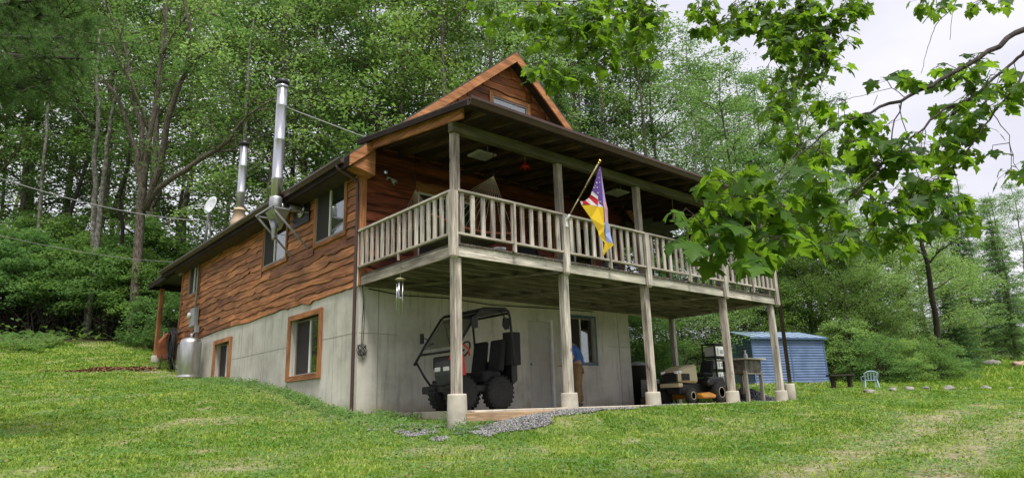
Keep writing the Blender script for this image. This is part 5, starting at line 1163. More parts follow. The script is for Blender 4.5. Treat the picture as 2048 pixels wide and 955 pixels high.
def shrub(name, seed, H=3, rad=1.8, n=90, per=85, leaf=.12, leafm='lf_a', label='', group=None, low=.15, flat=.5, cat='shrub'):
    R = rnd(seed); root = thing(name, label, cat, (0, 0, 0), 0, group, local=True); mb = MB(); cs = []
    for i in range(n):
        a = R.uniform(0, 2*PI); f_ = R.random(); z = H*(low+(1-low)*f_); rr = rad*math.sqrt(max(.05, 1-(f_*.95)**2))*math.sqrt(R.uniform(.15, 1)); c = (math.cos(a)*rr, math.sin(a)*rr, z*R.uniform(.85, 1.1)); cs.append((c, R.uniform(.25, .55)))
        if i % 4 == 0: tube_np(mb, wander((R.uniform(-.3, .3), R.uniform(-.3, .3), -.1), c, R, 4, .08), .03, .006, 4)
    mb.build('stem', M['barkdark'], root); V, F, r_ = clumps(cs, per*3, seed, leaf, flat=flat, tilt=.8); np_mesh('foliage', V, F, M[leafm], root, attrs={'rnd': r_}); return root

# ------------------------------------------------------------------ the wood
protos = {}
PD = {'A': dict(seed=1, H=19, leafm='lf_a', barkm='bark', rad=3.3, base_=.18, per=64, nl=32, leaf=.14), 'B': dict(seed=2, H=21, leafm='lf_b', barkm='barkpale', rad=3.0, base_=.24, tr=.13, per=54, nl=34, leaf=.14),
      'C': dict(seed=3, H=17, leafm='lf_c', barkm='bark', rad=3.4, base_=.12, per=82, nl=32, leaf=.14), 'D': dict(seed=4, H=22, leafm='lf_a', barkm='barkdark', rad=2.8, base_=.32, tr=.15, per=52, nl=32, leaf=.14),
      'E': dict(seed=5, H=18, leafm='lf_b', barkm='barkpale', rad=2.3, base_=.38, tr=.1, per=52, nl=30, leaf=.13), 'F': dict(seed=6, H=15, leafm='lf_a', barkm='bark', rad=3.0, base_=.06, per=78, nl=32, leaf=.14),
      'G': dict(seed=7, H=8, leafm='lf_c', barkm='barkdark', rad=2.7, base_=.04, per=150, nl=34, leaf=.10, tr=.1), 'H': dict(seed=8, H=7, leafm='lf_b', barkm='bark', rad=2.4, base_=.04, per=130, nl=30, leaf=.10, tr=.09)}
LOOK = {'A': 'mid green tree', 'B': 'pale trunked tree', 'C': 'dark green bushy tree', 'D': 'tall dark trunked tree', 'E': 'sparse pale stemmed tree', 'F': 'low branched green tree', 'G': 'dense rounded tree', 'H': 'light green rounded tree'}
LM = [(-400, 'just past the left edge'), (0, 'at the left edge under the pine boughs'), (70, 'left of the white barked pair'), (150, 'right behind the white barked pair'), (230, 'behind the many stemmed tree'), (330, 'right of the many stemmed tree'), (400, 'over the satellite dish'), (460, 'behind the short chimney pipe'),
      (530, 'behind the tall chimney pipe'), (600, 'just right of the tall chimney pipe'), (680, 'over the left eave corner'), (760, 'over the left slope of the gable'), (850, 'over the middle of the gable slope'), (930, 'just left of the gable peak'), (1010, 'behind the gable peak'), (1090, 'right of the gable peak'), (1170, 'over the porch roof right of the spruce'),
      (1250, 'over the middle of the porch roof'), (1330, 'over the porch roof where the sky shows'), (1410, 'over the right half of the porch roof'), (1490, 'above the right end of the porch roof'), (1580, 'beyond the right end of the porch'), (1660, 'behind the blue shed'), (1760, 'where the open sky begins'), (1860, 'right of the open sky gap'), (1960, 'at the far right edge')]
ROWN = {0: 'front row', 1: 'second row', 2: 'third row', 3: 'farthest row'}
def mark(u):
    s = LM[0][1]
    for a, b_ in LM:
        if u >= a: s = b_
    return s
used = {}
def put(kind, u, d, topv, row, rz=None, rs=None, label=None):
    R = rs or RW; p = at(u, 700, d); z = hz(p.x, p.y); H = at(u, topv, d).z-z; pd = PD[kind]
    if kind not in protos:
        protos[kind] = o = broadleaf('tree', label='x', **pd)
    else: o = copy_tree(protos[kind])
    s = H/pd['H']; o.location = (p.x, p.y, z); o.rotation_euler = (0, 0, R.uniform(0, 6.28)); sx = s*R.uniform(.95, 1.15) if s > .9 else max(s, .75); o.scale = (sx, sx, s)
    lb = label or '%s, %s, %s' % (LOOK[kind], ROWN[row], mark(u)); k = used.get(lb, 0); used[lb] = k+1
    if k: lb = ['right hand ', 'rightmost '][min(1, k-1)]+lb
    o['label'] = lb; return o
RW = rnd(77)
seq = 'CCADFCEBCADCFCEA'
k = 0
for u in range(-170, 1560, 88):                                     # front row
    kk = seq[k % 16]; k += 1
    if 180 < u < 330: kk = 'C'
    if u > 1240 and u < 1480: kk = 'E' if k % 2 else 'A'
    put(kk, u+RW.uniform(-22, 22), (36 if u < 400 else 29)+RW.uniform(0, 5)+(3 if 500 < u < 1500 else 0), RW.uniform(-420, -200) if u < 1050 else (RW.uniform(-220, -60) if u < 1240 else RW.uniform(-90, 40)), 0)
for u in range(-140, 1700, 84):
    kk = 'DBADCEFB'[k % 8]; k += 1
    if u > 1240: kk = 'ABDC'[k % 4]
    put(kk, u+RW.uniform(-25, 25), (44 if u < 400 else 39)+RW.uniform(0, 5), RW.uniform(-330, -140) if u < 1050 else (RW.uniform(-160, -30) if u < 1240 else RW.uniform(-70, 60)), 1)
for u in range(-120, 1760, 112):
    kk = 'BDAEB'[k % 5]; k += 1
    if 1200 < u < 1420 and k % 2: continue
    put(kk, u+RW.uniform(-25, 25), 54+RW.uniform(0, 8), RW.uniform(-200, -30) if u < 1050 else RW.uniform(40, 140), 2)
for u, d, tv, kk in ((1590, 40, 200, 'F'), (1640, 36, 260, 'A'), (1690, 44, 215, 'B'), (1725, 52, 330, 'A'), (1780, 60, 390, 'B'), (1830, 66, 400, 'F'), (1880, 62, 380, 'B'), (1930, 70, 370, 'A'), (1985, 66, 340, 'B'), (2040, 60, 360, 'F'), (2090, 64, 330, 'A'), (1560, 47, 150, 'B'), (1510, 44, 120, 'A'), (1860, 82, 395, 'F'), (1950, 84, 380, 'C'), (2030, 86, 375, 'F'), (1760, 80, 420, 'C')):
    put(kk, u, d, tv, 3 if d > 58 else 1)

def poly_tree(name, label, stems, barkm, leafm, seed, per=60, leaf=.15, spread=1.6, nb=5, group=None, ncl=60, minf=.35, far=1.0, thick=1.0):
    stems = [[(q[0], q[1], q[2]*far, q[3]*far*thick)+tuple(q[4:]) for q in st] for st in stems]
    R = rnd(seed); p0 = at(*stems[0][0][:3]); base_ = Vector((p0.x, p0.y, hz(p0.x, p0.y))); root = thing(name, label, 'tree', tuple(base_), 0, group); mb = MB(); cs = []
    for st in stems:
        pts = [at(*q[:3]) for q in st]; rr = [q[3] for q in st]
        if st[0][4:] == (0,): pts[0] = base_-Vector((0, 0, .2))
        fine = []; fr = []
        for i in range(len(pts)-1):
            for j in range(3):
                fine.append(pts[i].lerp(pts[i+1], j/3)+Vector((R.uniform(-1, 1), R.uniform(-1, 1), 0))*(.05 if i+j else 0)); fr.append(rr[i]+(rr[i+1]-rr[i])*j/3)
        fine.append(pts[-1]); fr.append(rr[-1]); mb.tube(fine, fr, 7)
        for j in range(nb*2):
            t = R.uniform(minf, 1); i = min(len(fine)-1, int(t*len(fine))); s = fine[i]; a = R.uniform(0, 6.28); l = R.uniform(.6, spread); e = s+Vector((math.cos(a)*l, math.sin(a)*l, R.uniform(.1, .9)*l)); tube_np(mb, wander(s, e, R, 3, .1), min(.03, fr[i]*.5), .008, 5)
            for q in range(3): cs.append((tuple(s.lerp(e, R.uniform(.4, 1.1))+Vector((R.uniform(-.4, .4), R.uniform(-.4, .4), R.uniform(-.2, .3)))), R.uniform(.3, .6)))
    mb.build('trunk', M[barkm], root); V, F, r_ = clumps(cs[:ncl], per, seed, leaf); np_mesh('crown', V, F, M[leafm], root, attrs={'rnd': r_}); return root
poly_tree('tree', 'big mossy tree whose many dark stems fan out left of the chimney pipes', [
 [(284, 500, 23.5, .2, 0), (283, 420, 23.5, .18), (284, 370, 23.5, .17), (272, 300, 23.5, .1), (256, 250, 23.4, .085), (232, 190, 23.2, .07), (200, 150, 23, .05)],
 [(284, 400, 23.5, .14), (282, 250, 23.7, .1), (262, 190, 23.8, .08), (255, 120, 24, .07), (238, 60, 24, .06), (200, -10, 24, .04)],
 [(284, 400, 23.5, .15), (300, 270, 23.6, .12), (310, 200, 23.8, .1), (320, 140, 24, .085), (327, 80, 24.2, .07), (328, -20, 24.4, .05)],
 [(290, 420, 23.5, .16), (320, 335, 23.4, .13), (334, 240, 23.3, .12), (362, 165, 23.2, .1), (376, 125, 23.1, .085), (378, 50, 23, .07), (362, -20, 23, .05)],
 [(370, 140, 23.2, .07), (400, 112, 23, .06), (440, 90, 22.8, .045), (470, 60, 22.6, .03)],
 [(300, 400, 23.5, .12), (312, 379, 23.4, .12), (373, 338, 23, .11), (427, 302, 22.6, .09), (458, 281, 22.4, .07), (492, 232, 22.2, .05), (545, 199, 22, .03)],
 [(427, 302, 22.6, .05), (470, 300, 22.6, .035), (520, 310, 22.7, .015)],
 [(326, 110, 24, .05), (350, 60, 24.2, .04), (395, 10, 24.4, .03), (420, -30, 24.5, .02)],
 [(300, 270, 23.6, .06), (275, 200, 23.2, .05), (250, 140, 23, .04), (225, 90, 22.8, .02)]], 'bark', 'lf_a', 31, per=60, ncl=230, leaf=.14, minf=.4, far=1.38, thick=.85, nb=7)
for k, (lb, st) in enumerate((('white barked tree, left and straighter of the pair at the wood edge', [[(192, 520, 25.5, .15, 0), (190, 400, 25.5, .14), (191, 300, 25.6, .13), (196, 230, 25.7, .11), (192, 150, 25.8, .08), (200, 60, 26, .05)]]),
 ('white barked tree leaning right, right one of the pair at the wood edge', [[(196, 520, 25, .14, 0), (202, 400, 25, .14), (212, 310, 25, .12), (222, 235, 25, .09), (242, 165, 25.1, .06), (262, 90, 25.2, .04)]]),
 ('pale trunked tree standing under the pine boughs at left', [[(72, 560, 28, .11, 0), (80, 400, 28, .1), (90, 310, 28, .09), (97, 200, 28.2, .08), (95, 60, 28.4, .05)]]),
 ('crooked dark trunk between the white barked pair and the many stemmed tree', [[(246, 520, 26, .11, 0), (246, 450, 26, .1), (239, 395, 26, .09), (256, 330, 26, .07), (262, 260, 26, .05)]]))):
    poly_tree('tree', lb, st, 'barkdark' if k == 3 else 'barkpale', 'lf_a', 40+k, nb=5, ncl=30, group='single trunks at the left wood edge', far=1.33, thick=.72)
# spruce behind the gable and the dark leaning trunk at the right
def place(o, u, d, topv, H, lb, wide=1.0, rz=0):
    p = at(u, 700, d); z = hz(p.x, p.y); s = (at(u, topv, d).z-z)/H; o.location = (p.x, p.y, z); o.scale = (s*wide, s*wide, s); o.rotation_euler = (0, 0, rz); o['label'] = lb; return o
sp = conifer('spruce_tree', 51, H=16, base_=.25, rad=2.4, droop=.75, leafm='lf_n', barkm='barkpale', group=None, label='x', dens=230)
place(sp, 1146, 30, 40, 16, 'drooping grey green spruce with a pale trunk right of the gable peak')
sp2 = copy_tree(sp); place(sp2, 1215, 34, 60, 16, 'second drooping spruce, slightly farther right of the gable peak', rz=1)
poly_tree('tree', 'leaning dark trunked tree in front of the evergreens right of the shed', [[(1876, 705, 31, .15, 0), (1872, 640, 31, .13), (1862, 580, 31, .115), (1852, 520, 31, .1), (1838, 440, 31.2, .08), (1832, 360, 31.5, .05)], [(1855, 530, 31, .05), (1880, 500, 30.6, .03), (1930, 470, 30, .015)], [(1850, 510, 31, .05), (1800, 480, 31, .03), (1760, 470, 31, .01)]], 'barkdark', 'lf_a', 61, ncl=45, per=50)
poly_tree('dead_tree', 'thin bare dead tree standing in the open sky gap behind the maple branches', [[(1738, 520, 45, .1, 0), (1742, 400, 45, .08), (1735, 300, 45, .06), (1730, 240, 45, .02)], [(1742, 330, 45, .03), (1750, 290, 45, .01)], [(1765, 520, 46, .08), (1766, 400, 46, .06), (1763, 320, 46, .03), (1764, 270, 46, .01)]], 'bark', 'lf_c', 63, nb=1, ncl=1, per=3, spread=1.0)
hm = conifer('hemlock_tree', 71, H=12, base_=.06, rad=3.0, droop=.22, leafm='lf_nb', group='conifers beyond the lawn', label='x', dens=250, leaf=.17)
place(hm, 1960, 42, 350, 12, 'tall pale green conifer at the right beyond the meadow', 1.0)
for u, d, tv, w_, lb in ((2035, 38, 410, .9, 'pale green conifer cut by the right edge of the view'), (1822, 36, 520, 1.25, 'low layered conifer in front of the leaning dark trunk, left side'), (1915, 34, 560, 1.3, 'low layered conifer just right of the leaning dark trunk'), (1738, 37, 440, 1.1, 'layered conifer between the blue shed and the leaning trunk')):
    c = copy_tree(hm); place(c, u, d, tv, 12, lb, w_, u)
yg = conifer('young_conifer', 73, H=5, base_=.05, rad=1.5, layers=14, droop=.0, leafm='lf_b', group=None, label='x', dens=120, leaf=.13)
place(yg, 1945, 38, 575, 5, 'small bright yellow green young conifer in the meadow at right')
yg2 = copy_tree(yg); place(yg2, 2000, 45, 590, 5, 'small bright young conifer farther back near the right edge')

# shrubs
sh = {'a': shrub('shrub', 81, 3.2, 1.5, 120, 130, .085, 'lf_a', 'x', 'shrubs along the left wood edge', low=.32, flat=.35), 'b': shrub('shrub', 82, 3.0, 1.9, 130, 110, .09, 'lf_a', 'x', 'shrubs beyond the porch and shed', low=.05), 'c': shrub('shrub', 83, 3.6, 1.8, 120, 100, .09, 'lf_b', 'x', 'shrubs beyond the porch and shed', low=.1)}
first = {'a': True, 'b': True, 'c': True}
def putsh(kind, u, d, topv, lb, wide=1.0, grp=None):
    o = sh[kind] if first[kind] else copy_tree(sh[kind]); first[kind] = False; place(o, u, d, topv, {'a': 3.2, 'b': 3.0, 'c': 3.6}[kind], lb, wide, u*1.7)
    if grp: o['group'] = grp
    return o
GL, GR = 'shrubs along the left wood edge', 'shrubs beyond the porch and shed'
for i, (u, d, tv, kd, lb) in enumerate(((-60, 33, 490, 'a', 'dark layered shrub past the left edge of the lawn'), (10, 33.5, 455, 'a', 'dark layered shrub at the left end of the wood edge'), (80, 33, 485, 'a', 'leafy shrub left of the ferns at the wood edge'), (150, 33.5, 465, 'a', 'layered shrub under the white barked pair'),
  (215, 32.5, 480, 'a', 'bright layered shrub under the many stemmed tree'), (275, 32.5, 500, 'a', 'shrub just left of the rear porch post'), (340, 31, 560, 'b', 'light green shrub seen behind the rear porch post'), (120, 37, 430, 'a', 'taller shrub behind the shrubs left of the white barked pair'), (250, 37, 430, 'a', 'taller shrub behind the many stemmed tree'), (30, 37, 420, 'a', 'taller shrub behind the leftmost shrubs'), (390, 36, 490, 'a', 'shrub hidden mostly by the rear of the house'), (300, 30, 640, 'c', 'small yellow green bush at the foot of the wood edge beside the rear post'))):
    putsh(kd, u, d, tv, lb, 1.15 if tv < 600 else .8, GL)
GRP2 = 'shrubs beyond the porch and shed'
for (u, d, tv, kd, lb) in ((1240, 24, 600, 'H', 'bright bushy tree seen under the deck beside the wall end'), (1300, 24, 570, 'H', 'bright bushy tree under the deck left of the dark rear post'), (1365, 24.5, 560, 'H', 'bright bushy tree under the deck right of the dark rear post'), (1430, 27, 560, 'G', 'dense bushy tree above the left end of the blue shed'), (1340, 30, 500, 'G', 'taller bushy tree behind the deck rail'),
  (1500, 29, 520, 'G', 'dense bushy tree directly behind the peak of the blue shed'), (1565, 30, 450, 'G', 'big dense tree behind the right end of the deck'), (1635, 30, 440, 'G', 'big dense tree behind the right end of the shed'), (1700, 29, 480, 'G', 'dense dark tree just right of the shed roof'), (1765, 29.5, 520, 'H', 'light green bushy tree right of the shed by the brush'),
  (1700, 36, 390, 'H', 'tall light bushy tree filling the back behind the shed'), (1600, 36, 370, 'G', 'tall bushy tree filling the back above the deck end'), (1830, 33, 460, 'H', 'bushy tree behind the leaning dark trunk'), (1900, 36, 490, 'H', 'bushy tree right of the leaning dark trunk'), (1470, 35, 400, 'G', 'tall bushy tree behind the right end of the porch'), (1990, 60, 600, 'G', 'dark rounded tree at the far side of the meadow'), (2060, 58, 590, 'H', 'light rounded tree at the far right of the meadow')):
    put(kd, u, d, tv, 0, label=lb)['group'] = GRP2
for i, (u, d, tv, kd, lb) in enumerate(((1690, 27, 640, 'c', 'light leaved low shrub touching the right side of the shed'), (1750, 25.5, 672, 'b', 'low brush clump behind the pale blue chairs'), (1800, 26, 680, 'c', 'low brush clump in the middle of the brush edge'), (1850, 26.5, 676, 'b', 'low brush clump below the leaning dark trunk'), (1900, 27.5, 695, 'c', 'low brush clump at the right end of the brush edge'), (1960, 40, 655, 'c', 'low bright bush in the meadow near the boulder'), (2035, 44, 650, 'b', 'bush at the right edge above the meadow'), (1300, 23, 690, 'b', 'low shrub at the foot of the slope under the deck'))):
    putsh(kd, u, d, tv, lb, 1.3, GR)

# undergrowth of the wood floor (uncountable)
g_ = np.random.RandomState(5); n = 90000
x = g_.uniform(-32, 75, n); y = g_.uniform(3, 62, n); keep = (forest_amount(x, y) > .45) & ~((x > -.6) & (x < 9.2) & (y < 17)) & (wob(x, y, 4, 33) > -.35); x, y = x[keep], y[keep]
z = hgt(x, y)+g_.rand(len(x))**1.4*(.5+.5*np.clip(wob(x, y, 3, 35)+.3, 0, 1)*1.6)
V, F, r_ = leaf_quads(np.stack([x, y, z], 1), .24, 6, .6, .6); u_ = np_mesh('undergrowth', V, F, M['lf_c'], attrs={'rnd': r_}); setp(u_, 'low dark leafy undergrowth on the floor of the wood', 'undergrowth', kind='stuff')

# ------------------------------------------------------------------ white pine boughs, upper left
R = rnd(91); g_ = np.random.RandomState(92)
tp = at(-420, 500, 9.5); tb_ = Vector((tp.x, tp.y, hz(tp.x, tp.y)))
pine = thing('pine_tree', 'white pine whose dark soft boughs reach in at the upper left corner', 'tree', tuple(tb_))
mb = MB(); tube_np(mb, wander(tb_-Vector((0, 0, .3)), tb_+Vector((.3, .2, 14)), R, 6, .008), .28, .08, 10); tufts = []
for (v0, pts) in ((20, [(-120, 30), (0, 10), (90, 0), (150, -10)]), (60, [(-150, 60), (0, 45), (100, 50), (175, 75)]), (100, [(-150, 110), (0, 75), (120, 75), (222, 92)]), (130, [(-150, 140), (0, 110), (90, 115), (165, 118)]), (160, [(-150, 190), (-20, 150), (60, 155), (105, 160)]), (90, [(-150, 20), (0, 20), (60, 30), (140, 35)]), (165, [(-150, 130), (0, 170), (50, 178), (80, 172)])):
    d0 = R.uniform(8.6, 10); tb = tb_.copy(); tb.z = at(-420, v0, d0).z; L_ = [tb]+[at(a, b_, d0+R.uniform(-.3, .3)) for a, b_ in pts]; tube_np(mb, L_, .05, .008, 6)
    for i in range(1, len(L_)-1):
        for j in range(17):
            s = L_[i].lerp(L_[i+1], R.random()); e = s+Vector((R.uniform(-.45, .45), R.uniform(-.45, .45), R.uniform(-.32, .3))); tube_np(mb, [s, s.lerp(e, .5)+Vector((0, 0, .03)), e], .009, .004, 4)
            for q in range(6): tufts.append((s.lerp(e, .35+.15*q)+Vector((R.uniform(-.07, .07), R.uniform(-.07, .07), R.uniform(-.05, .05))), (e-s).normalized()))
mb.build('trunk', M['barkdark'], pine)
C = np.array([tuple(a) for a, _ in tufts]); Dr = np.array([tuple(b_) for _, b_ in tufts]); K = 42
C = np.repeat(C, K, 0); Dr = np.repeat(Dr, K, 0); n = len(C); d = g_.randn(n, 3)*.75+Dr*.7; d[:, 2] += .15; d /= np.linalg.norm(d, axis=1, keepdims=True)
ln = (.08+.05*g_.rand(n))[:, None]; sdv = np.cross(d, g_.randn(n, 3)); sdv /= np.linalg.norm(sdv, axis=1, keepdims=True); wd = .0022
V = np.stack([C-sdv*wd, C+sdv*wd, C+d*ln], 1).reshape(-1, 3); F = np.arange(n*3).reshape(n, 3)
np_mesh('crown', V, F, M['lf_n'], pine, attrs={'rnd': np.repeat(g_.rand(n), 3)})

# ------------------------------------------------------------------ near maple, upper right
half = [(.10, -.05), (.30, -.13), (.40, -.05), (.30, .02), (.46, .10), (.32, .16), (.48, .24), (.66, .36), (.57, .44), (.60, .57), (.42, .52), (.27, .47), (.29, .60), (.37, .69), (.23, .76), (.14, .86)]
outl = [(0, 0)]+half+[(0, 1.06)]+[(-a, b_) for a, b_ in reversed(half)]
T2 = np.array([(0, .3)]+outl); r2 = np.hypot(T2[:, 0], T2[:, 1]-.3)
TV = np.stack([T2[:, 0], T2[:, 1], -.22*r2**2+.10*np.abs(T2[:, 0])], 1); nT = len(outl); TF = np.array([(0, 1+i, 1+(i+1) % nT) for i in range(nT)])
BR = [[(2700, -150, 5.2, .06), (2300, -30, 4.8, .05), (2048, 58, 4.4, .036), (1976, 105, 4.3, .03), (1903, 149, 4.2, .024), (1819, 194, 4.1, .02), (1740, 222, 4.0, .016), (1693, 241, 3.9, .013), (1646, 267, 3.8, .010), (1599, 309, 3.6, .009), (1578, 340, 3.5, .008), (1526, 387, 3.3, .007), (1478, 419, 3.1, .005), (1440, 440, 3.0, .003)],
 [(2600, -50, 5.0, .04), (2200, 20, 4.6, .03), (2048, 105, 4.3, .022), (2018, 131, 4.3, .018), (1960, 183, 4.2, .016), (1871, 230, 4.1, .013), (1824, 277, 4, .011), (1787, 325, 3.8, .009), (1735, 361, 3.7, .008), (1693, 403, 3.5, .007), (1651, 434, 3.4, .006), (1625, 460, 3.3, .005), (1573, 487, 3.1, .003), (1470, 500, 3.0, .002)],
 [(2500, 0, 4.8, .03), (2200, 60, 4.5, .02), (2048, 147, 4.2, .013), (1992, 225, 4.1, .011), (1944, 288, 4, .010), (1887, 345, 3.9, .009), (1845, 377, 3.8, .008), (1787, 419, 3.7, .007), (1735, 450, 3.5, .006), (1683, 482, 3.3, .005), (1609, 497, 3.2, .004), (1555, 500, 3.1, .002)],
 [(1803, 203, 4.1, .008), (1782, 283, 3.9, .007), (1761, 335, 3.8, .006), (1693, 398, 3.5, .004), (1640, 400, 3.4, .003)],
 [(1646, 267, 3.8, .006), (1610, 285, 3.6, .005), (1570, 330, 3.4, .005), (1510, 390, 3.2, .004), (1440, 425, 3.0, .003), (1370, 430, 2.95, .002)],
 [(1798, 209, 4.1, .005), (1830, 330, 3.9, .004), (1850, 380, 3.8, .003)],
 [(1678, 275, 3.8, .005), (1712, 320, 3.8, .004), (1724, 365, 3.7, .003)], [(1600, 400, 3.4, .004), (1625, 400, 3.3, .003), (1640, 408, 3.3, .002)],
 [(1960, -60, 5.2, .009), (1916, 0, 5, .006), (1871, 52, 4.9, .005), (1856, 94, 4.8, .004), (1842, 147, 4.7, .002)], [(1905, 25, 5, .003), (1900, 80, 4.9, .002)],
 [(1810, 195, 4.1, .005), (1785, 175, 4.1, .004), (1735, 188, 4.1, .003), (1677, 202, 4.1, .002)], [(1755, 190, 4.1, .002), (1747, 210, 4.1, .001)],
 [(1970, 200, 4.2, .006), (1986, 230, 4.1, .005), (2018, 272, 4.1, .004), (2028, 325, 4, .003), (2050, 361, 4, .002)],
 [(1871, 255, 4, .005), (1900, 225, 4.1, .004), (1940, 190, 4.1, .003)],
 [(2600, -250, 6.2, .06), (2000, -120, 6.2, .045), (1750, -60, 6, .03), (1600, -25, 5.8, .022), (1450, -15, 5.8, .018), (1250, -12, 5.7, .014), (1150, 2, 5.7, .009), (1020, 4, 5.8, .004), (965, 5, 5.8, .002)],
 [(1240, -14, 5.7, .010), (1192, 41, 5.5, .007), (1161, 63, 5.4, .006), (1136, 94, 5.3, .005), (1098, 110, 5.2, .004), (1076, 129, 5.2, .002)],
 [(1285, -15, 5.7, .006), (1277, 31, 5.6, .005), (1262, 60, 5.6, .003)], [(1165, 62, 5.4, .003), (1174, 95, 5.3, .002), (1150, 135, 5.2, .001)],
 [(1760, -60, 6, .012), (1693, 21, 5.8, .009), (1651, 84, 5.5, .007), (1620, 115, 5.3, .006), (1599, 167, 5.2, .005), (1583, 199, 5, .004), (1570, 240, 4.9, .002)],
 [(1620, -22, 5.8, .008), (1580, 30, 5.7, .006), (1560, 90, 5.6, .004), (1530, 140, 5.5, .002)], [(1480, -15, 5.8, .006), (1455, 30, 5.7, .004), (1430, 60, 5.6, .002)],
 [(1655, 90, 5.4, .005), (1640, 180, 5, .004), (1610, 250, 4.7, .003), (1590, 300, 4.6, .002)], [(1700, -40, 5.9, .006), (1740, 10, 5.8, .004), (1700, 50, 5.7, .002)], [(2060, -80, 5, .006), (1990, -10, 4.8, .003), (1960, 10, 4.8, .002)], [(1900, -90, 5.4, .006), (1870, 0, 5.2, .003)]]
CL = [(1400, 400, 60, 40, 2.95, 13), (1470, 430, 75, 55, 3.0, 28), (1555, 400, 65, 60, 3.15, 24), (1450, 500, 70, 28, 2.95, 14), (1545, 490, 70, 32, 3.0, 20), (1385, 500, 35, 18, 2.9, 4), (1610, 465, 55, 40, 3.2, 16), (1620, 385, 55, 50, 3.4, 16), (1490, 352, 70, 30, 3.2, 13), (1655, 430, 50, 50, 3.4, 14), (1700, 480, 60, 30, 3.4, 12), (1560, 532, 55, 16, 3.0, 6), (1640, 330, 40, 40, 3.6, 10), (1370, 425, 25, 20, 2.9, 4),
 (1690, 300, 60, 50, 3.9, 20), (1800, 330, 60, 70, 3.9, 26), (1880, 300, 60, 60, 4, 20), (1850, 400, 60, 50, 3.8, 18), (1930, 240, 50, 60, 4.1, 16), (1890, 450, 50, 25, 3.8, 10), (1780, 430, 50, 40, 3.7, 14), (1965, 170, 50, 40, 4.2, 14), (1900, 125, 40, 35, 4.3, 8), (2020, 190, 40, 60, 4.2, 12), (1992, 300, 15, 15, 4.1, 2), (1795, 140, 28, 25, 4.2, 5), (1820, 485, 60, 20, 3.7, 7), (1760, 500, 40, 15, 3.6, 5), (1740, 365, 40, 50, 3.8, 12), (2020, 345, 30, 15, 4.1, 5), (1725, 250, 40, 25, 4, 8), (1640, 225, 45, 40, 4.4, 12),
 (1600, 115, 60, 60, 5.5, 44), (1565, 190, 45, 45, 5.2, 24), (1550, 35, 90, 35, 5.8, 60), (1660, 25, 80, 30, 5.8, 42), (1440, 30, 55, 38, 5.6, 20), (1590, 70, 80, 40, 5.7, 40), (1690, 75, 35, 20, 5.7, 8), (1555, 235, 35, 30, 4.9, 12), (1590, 300, 45, 45, 4.6, 18), (1650, 130, 40, 40, 5.4, 12), (1400, 20, 25, 15, 5.7, 6),
 (1180, 60, 75, 50, 5.4, 46), (1090, 50, 60, 40, 5.6, 30), (1265, 45, 60, 45, 5.6, 34), (1130, 150, 50, 22, 5.2, 16), (1205, 130, 45, 30, 5.3, 14), (1065, 155, 22, 14, 5.15, 5), (985, 22, 30, 25, 5.8, 9), (1290, 95, 25, 28, 5.5, 7), (1190, 5, 160, 14, 5.8, 34), (1165, 165, 14, 8, 5.2, 2), (1330, 20, 18, 15, 5.7, 3), (1480, 70, 30, 20, 5.7, 6), (1870, 20, 22, 14, 5.2, 5), (1970, 12, 30, 12, 4.9, 5), (1840, 5, 20, 8, 5.3, 3)]
tp = at(2760, 600, 5.6); tb_ = Vector((tp.x, tp.y, hz(tp.x, tp.y)))
maple = thing('maple_tree', 'near maple whose backlit leafy branches hang across the upper right of the view', 'tree', tuple(tb_))
mb = MB(); topp = tb_+Vector((.2, .1, 8)); tube_np(mb, wander(tb_-Vector((0, 0, .3)), topp, R, 6, .008), .2, .1, 12)
SK = []; R = rnd(95); g_ = np.random.RandomState(96)
for b_ in BR:
    pts = [at(*q[:3]) for q in b_]; rr = [q[3] for q in b_]
    if b_[0][0] >= 2500:
        s = tb_.copy(); s.z = pts[0].z-.25; s.x += .05; pts = [s]+pts; rr = [rr[0]*1.2]+rr
    f_ = []; fr = []
    for i in range(len(pts)-1):
        for j in range(4):
            jit = Vector((R.uniform(-1, 1), R.uniform(-1, 1), R.uniform(-1, 1)))*min(.012, rr[i]*1.2) if (j or i) else Vector((0, 0, 0)); q = pts[i].lerp(pts[i+1], j/4)+jit; f_.append(q); fr.append(rr[i]+(rr[i+1]-rr[i])*j/4); SK.append(tuple(q))
    f_.append(pts[-1]); fr.append(rr[-1]); mb.tube(f_, [max(.0017, q*.55) for q in fr], 6)
SKa = np.array(SK); LP = []; LD = []; LS = []
tips = []
for (u, v, ru, rv, d, n) in CL:
    n = int(n*(2.9 if d > 4.8 else (2.6 if d > 3.55 else 1.05))); ns = max(1, int(n/4))
    for s in range(ns):
        a = R.uniform(0, 6.28); q = math.sqrt(R.random()); p = at(u+math.cos(a)*q*ru, v+math.sin(a)*q*rv, d+R.uniform(-.25, .25))
        dd = np.linalg.norm(SKa-np.array(p), axis=1); b0 = Vector(SKa[dd.argmin()]); mid = b0.lerp(p, .5)+Vector((R.uniform(-.03, .03), R.uniform(-.03, .03), .03)); mb.tube([b0, mid, p], [.0028, .0022, .0016], 5, cap=False)
        for j in range(int(round(n/ns))+(1 if R.random() < .5 else 0)):
            t = R.uniform(.35, 1); s0 = mid.lerp(p, t); a = R.uniform(0, 6.28); pl_ = R.uniform(.04, .09); e = s0+Vector((math.cos(a)*pl_, math.sin(a)*pl_, R.uniform(-.5, .25)*pl_)); mb.tube([s0, e], [.0012, .001], 4, cap=False)
            LP.append(tuple(e)); hz_ = (e-s0).normalized(); LD.append((hz_.x*.9, hz_.y*.9, -R.uniform(.25, 1.3))); LS.append(R.uniform(.06, .122)*(1.0 if d < 3.55 else .78))
mb.build('trunk', M['barkdark'], maple)
LP, LD, LS = np.array(LP), np.array(LD), np.array(LS); n = len(LP)
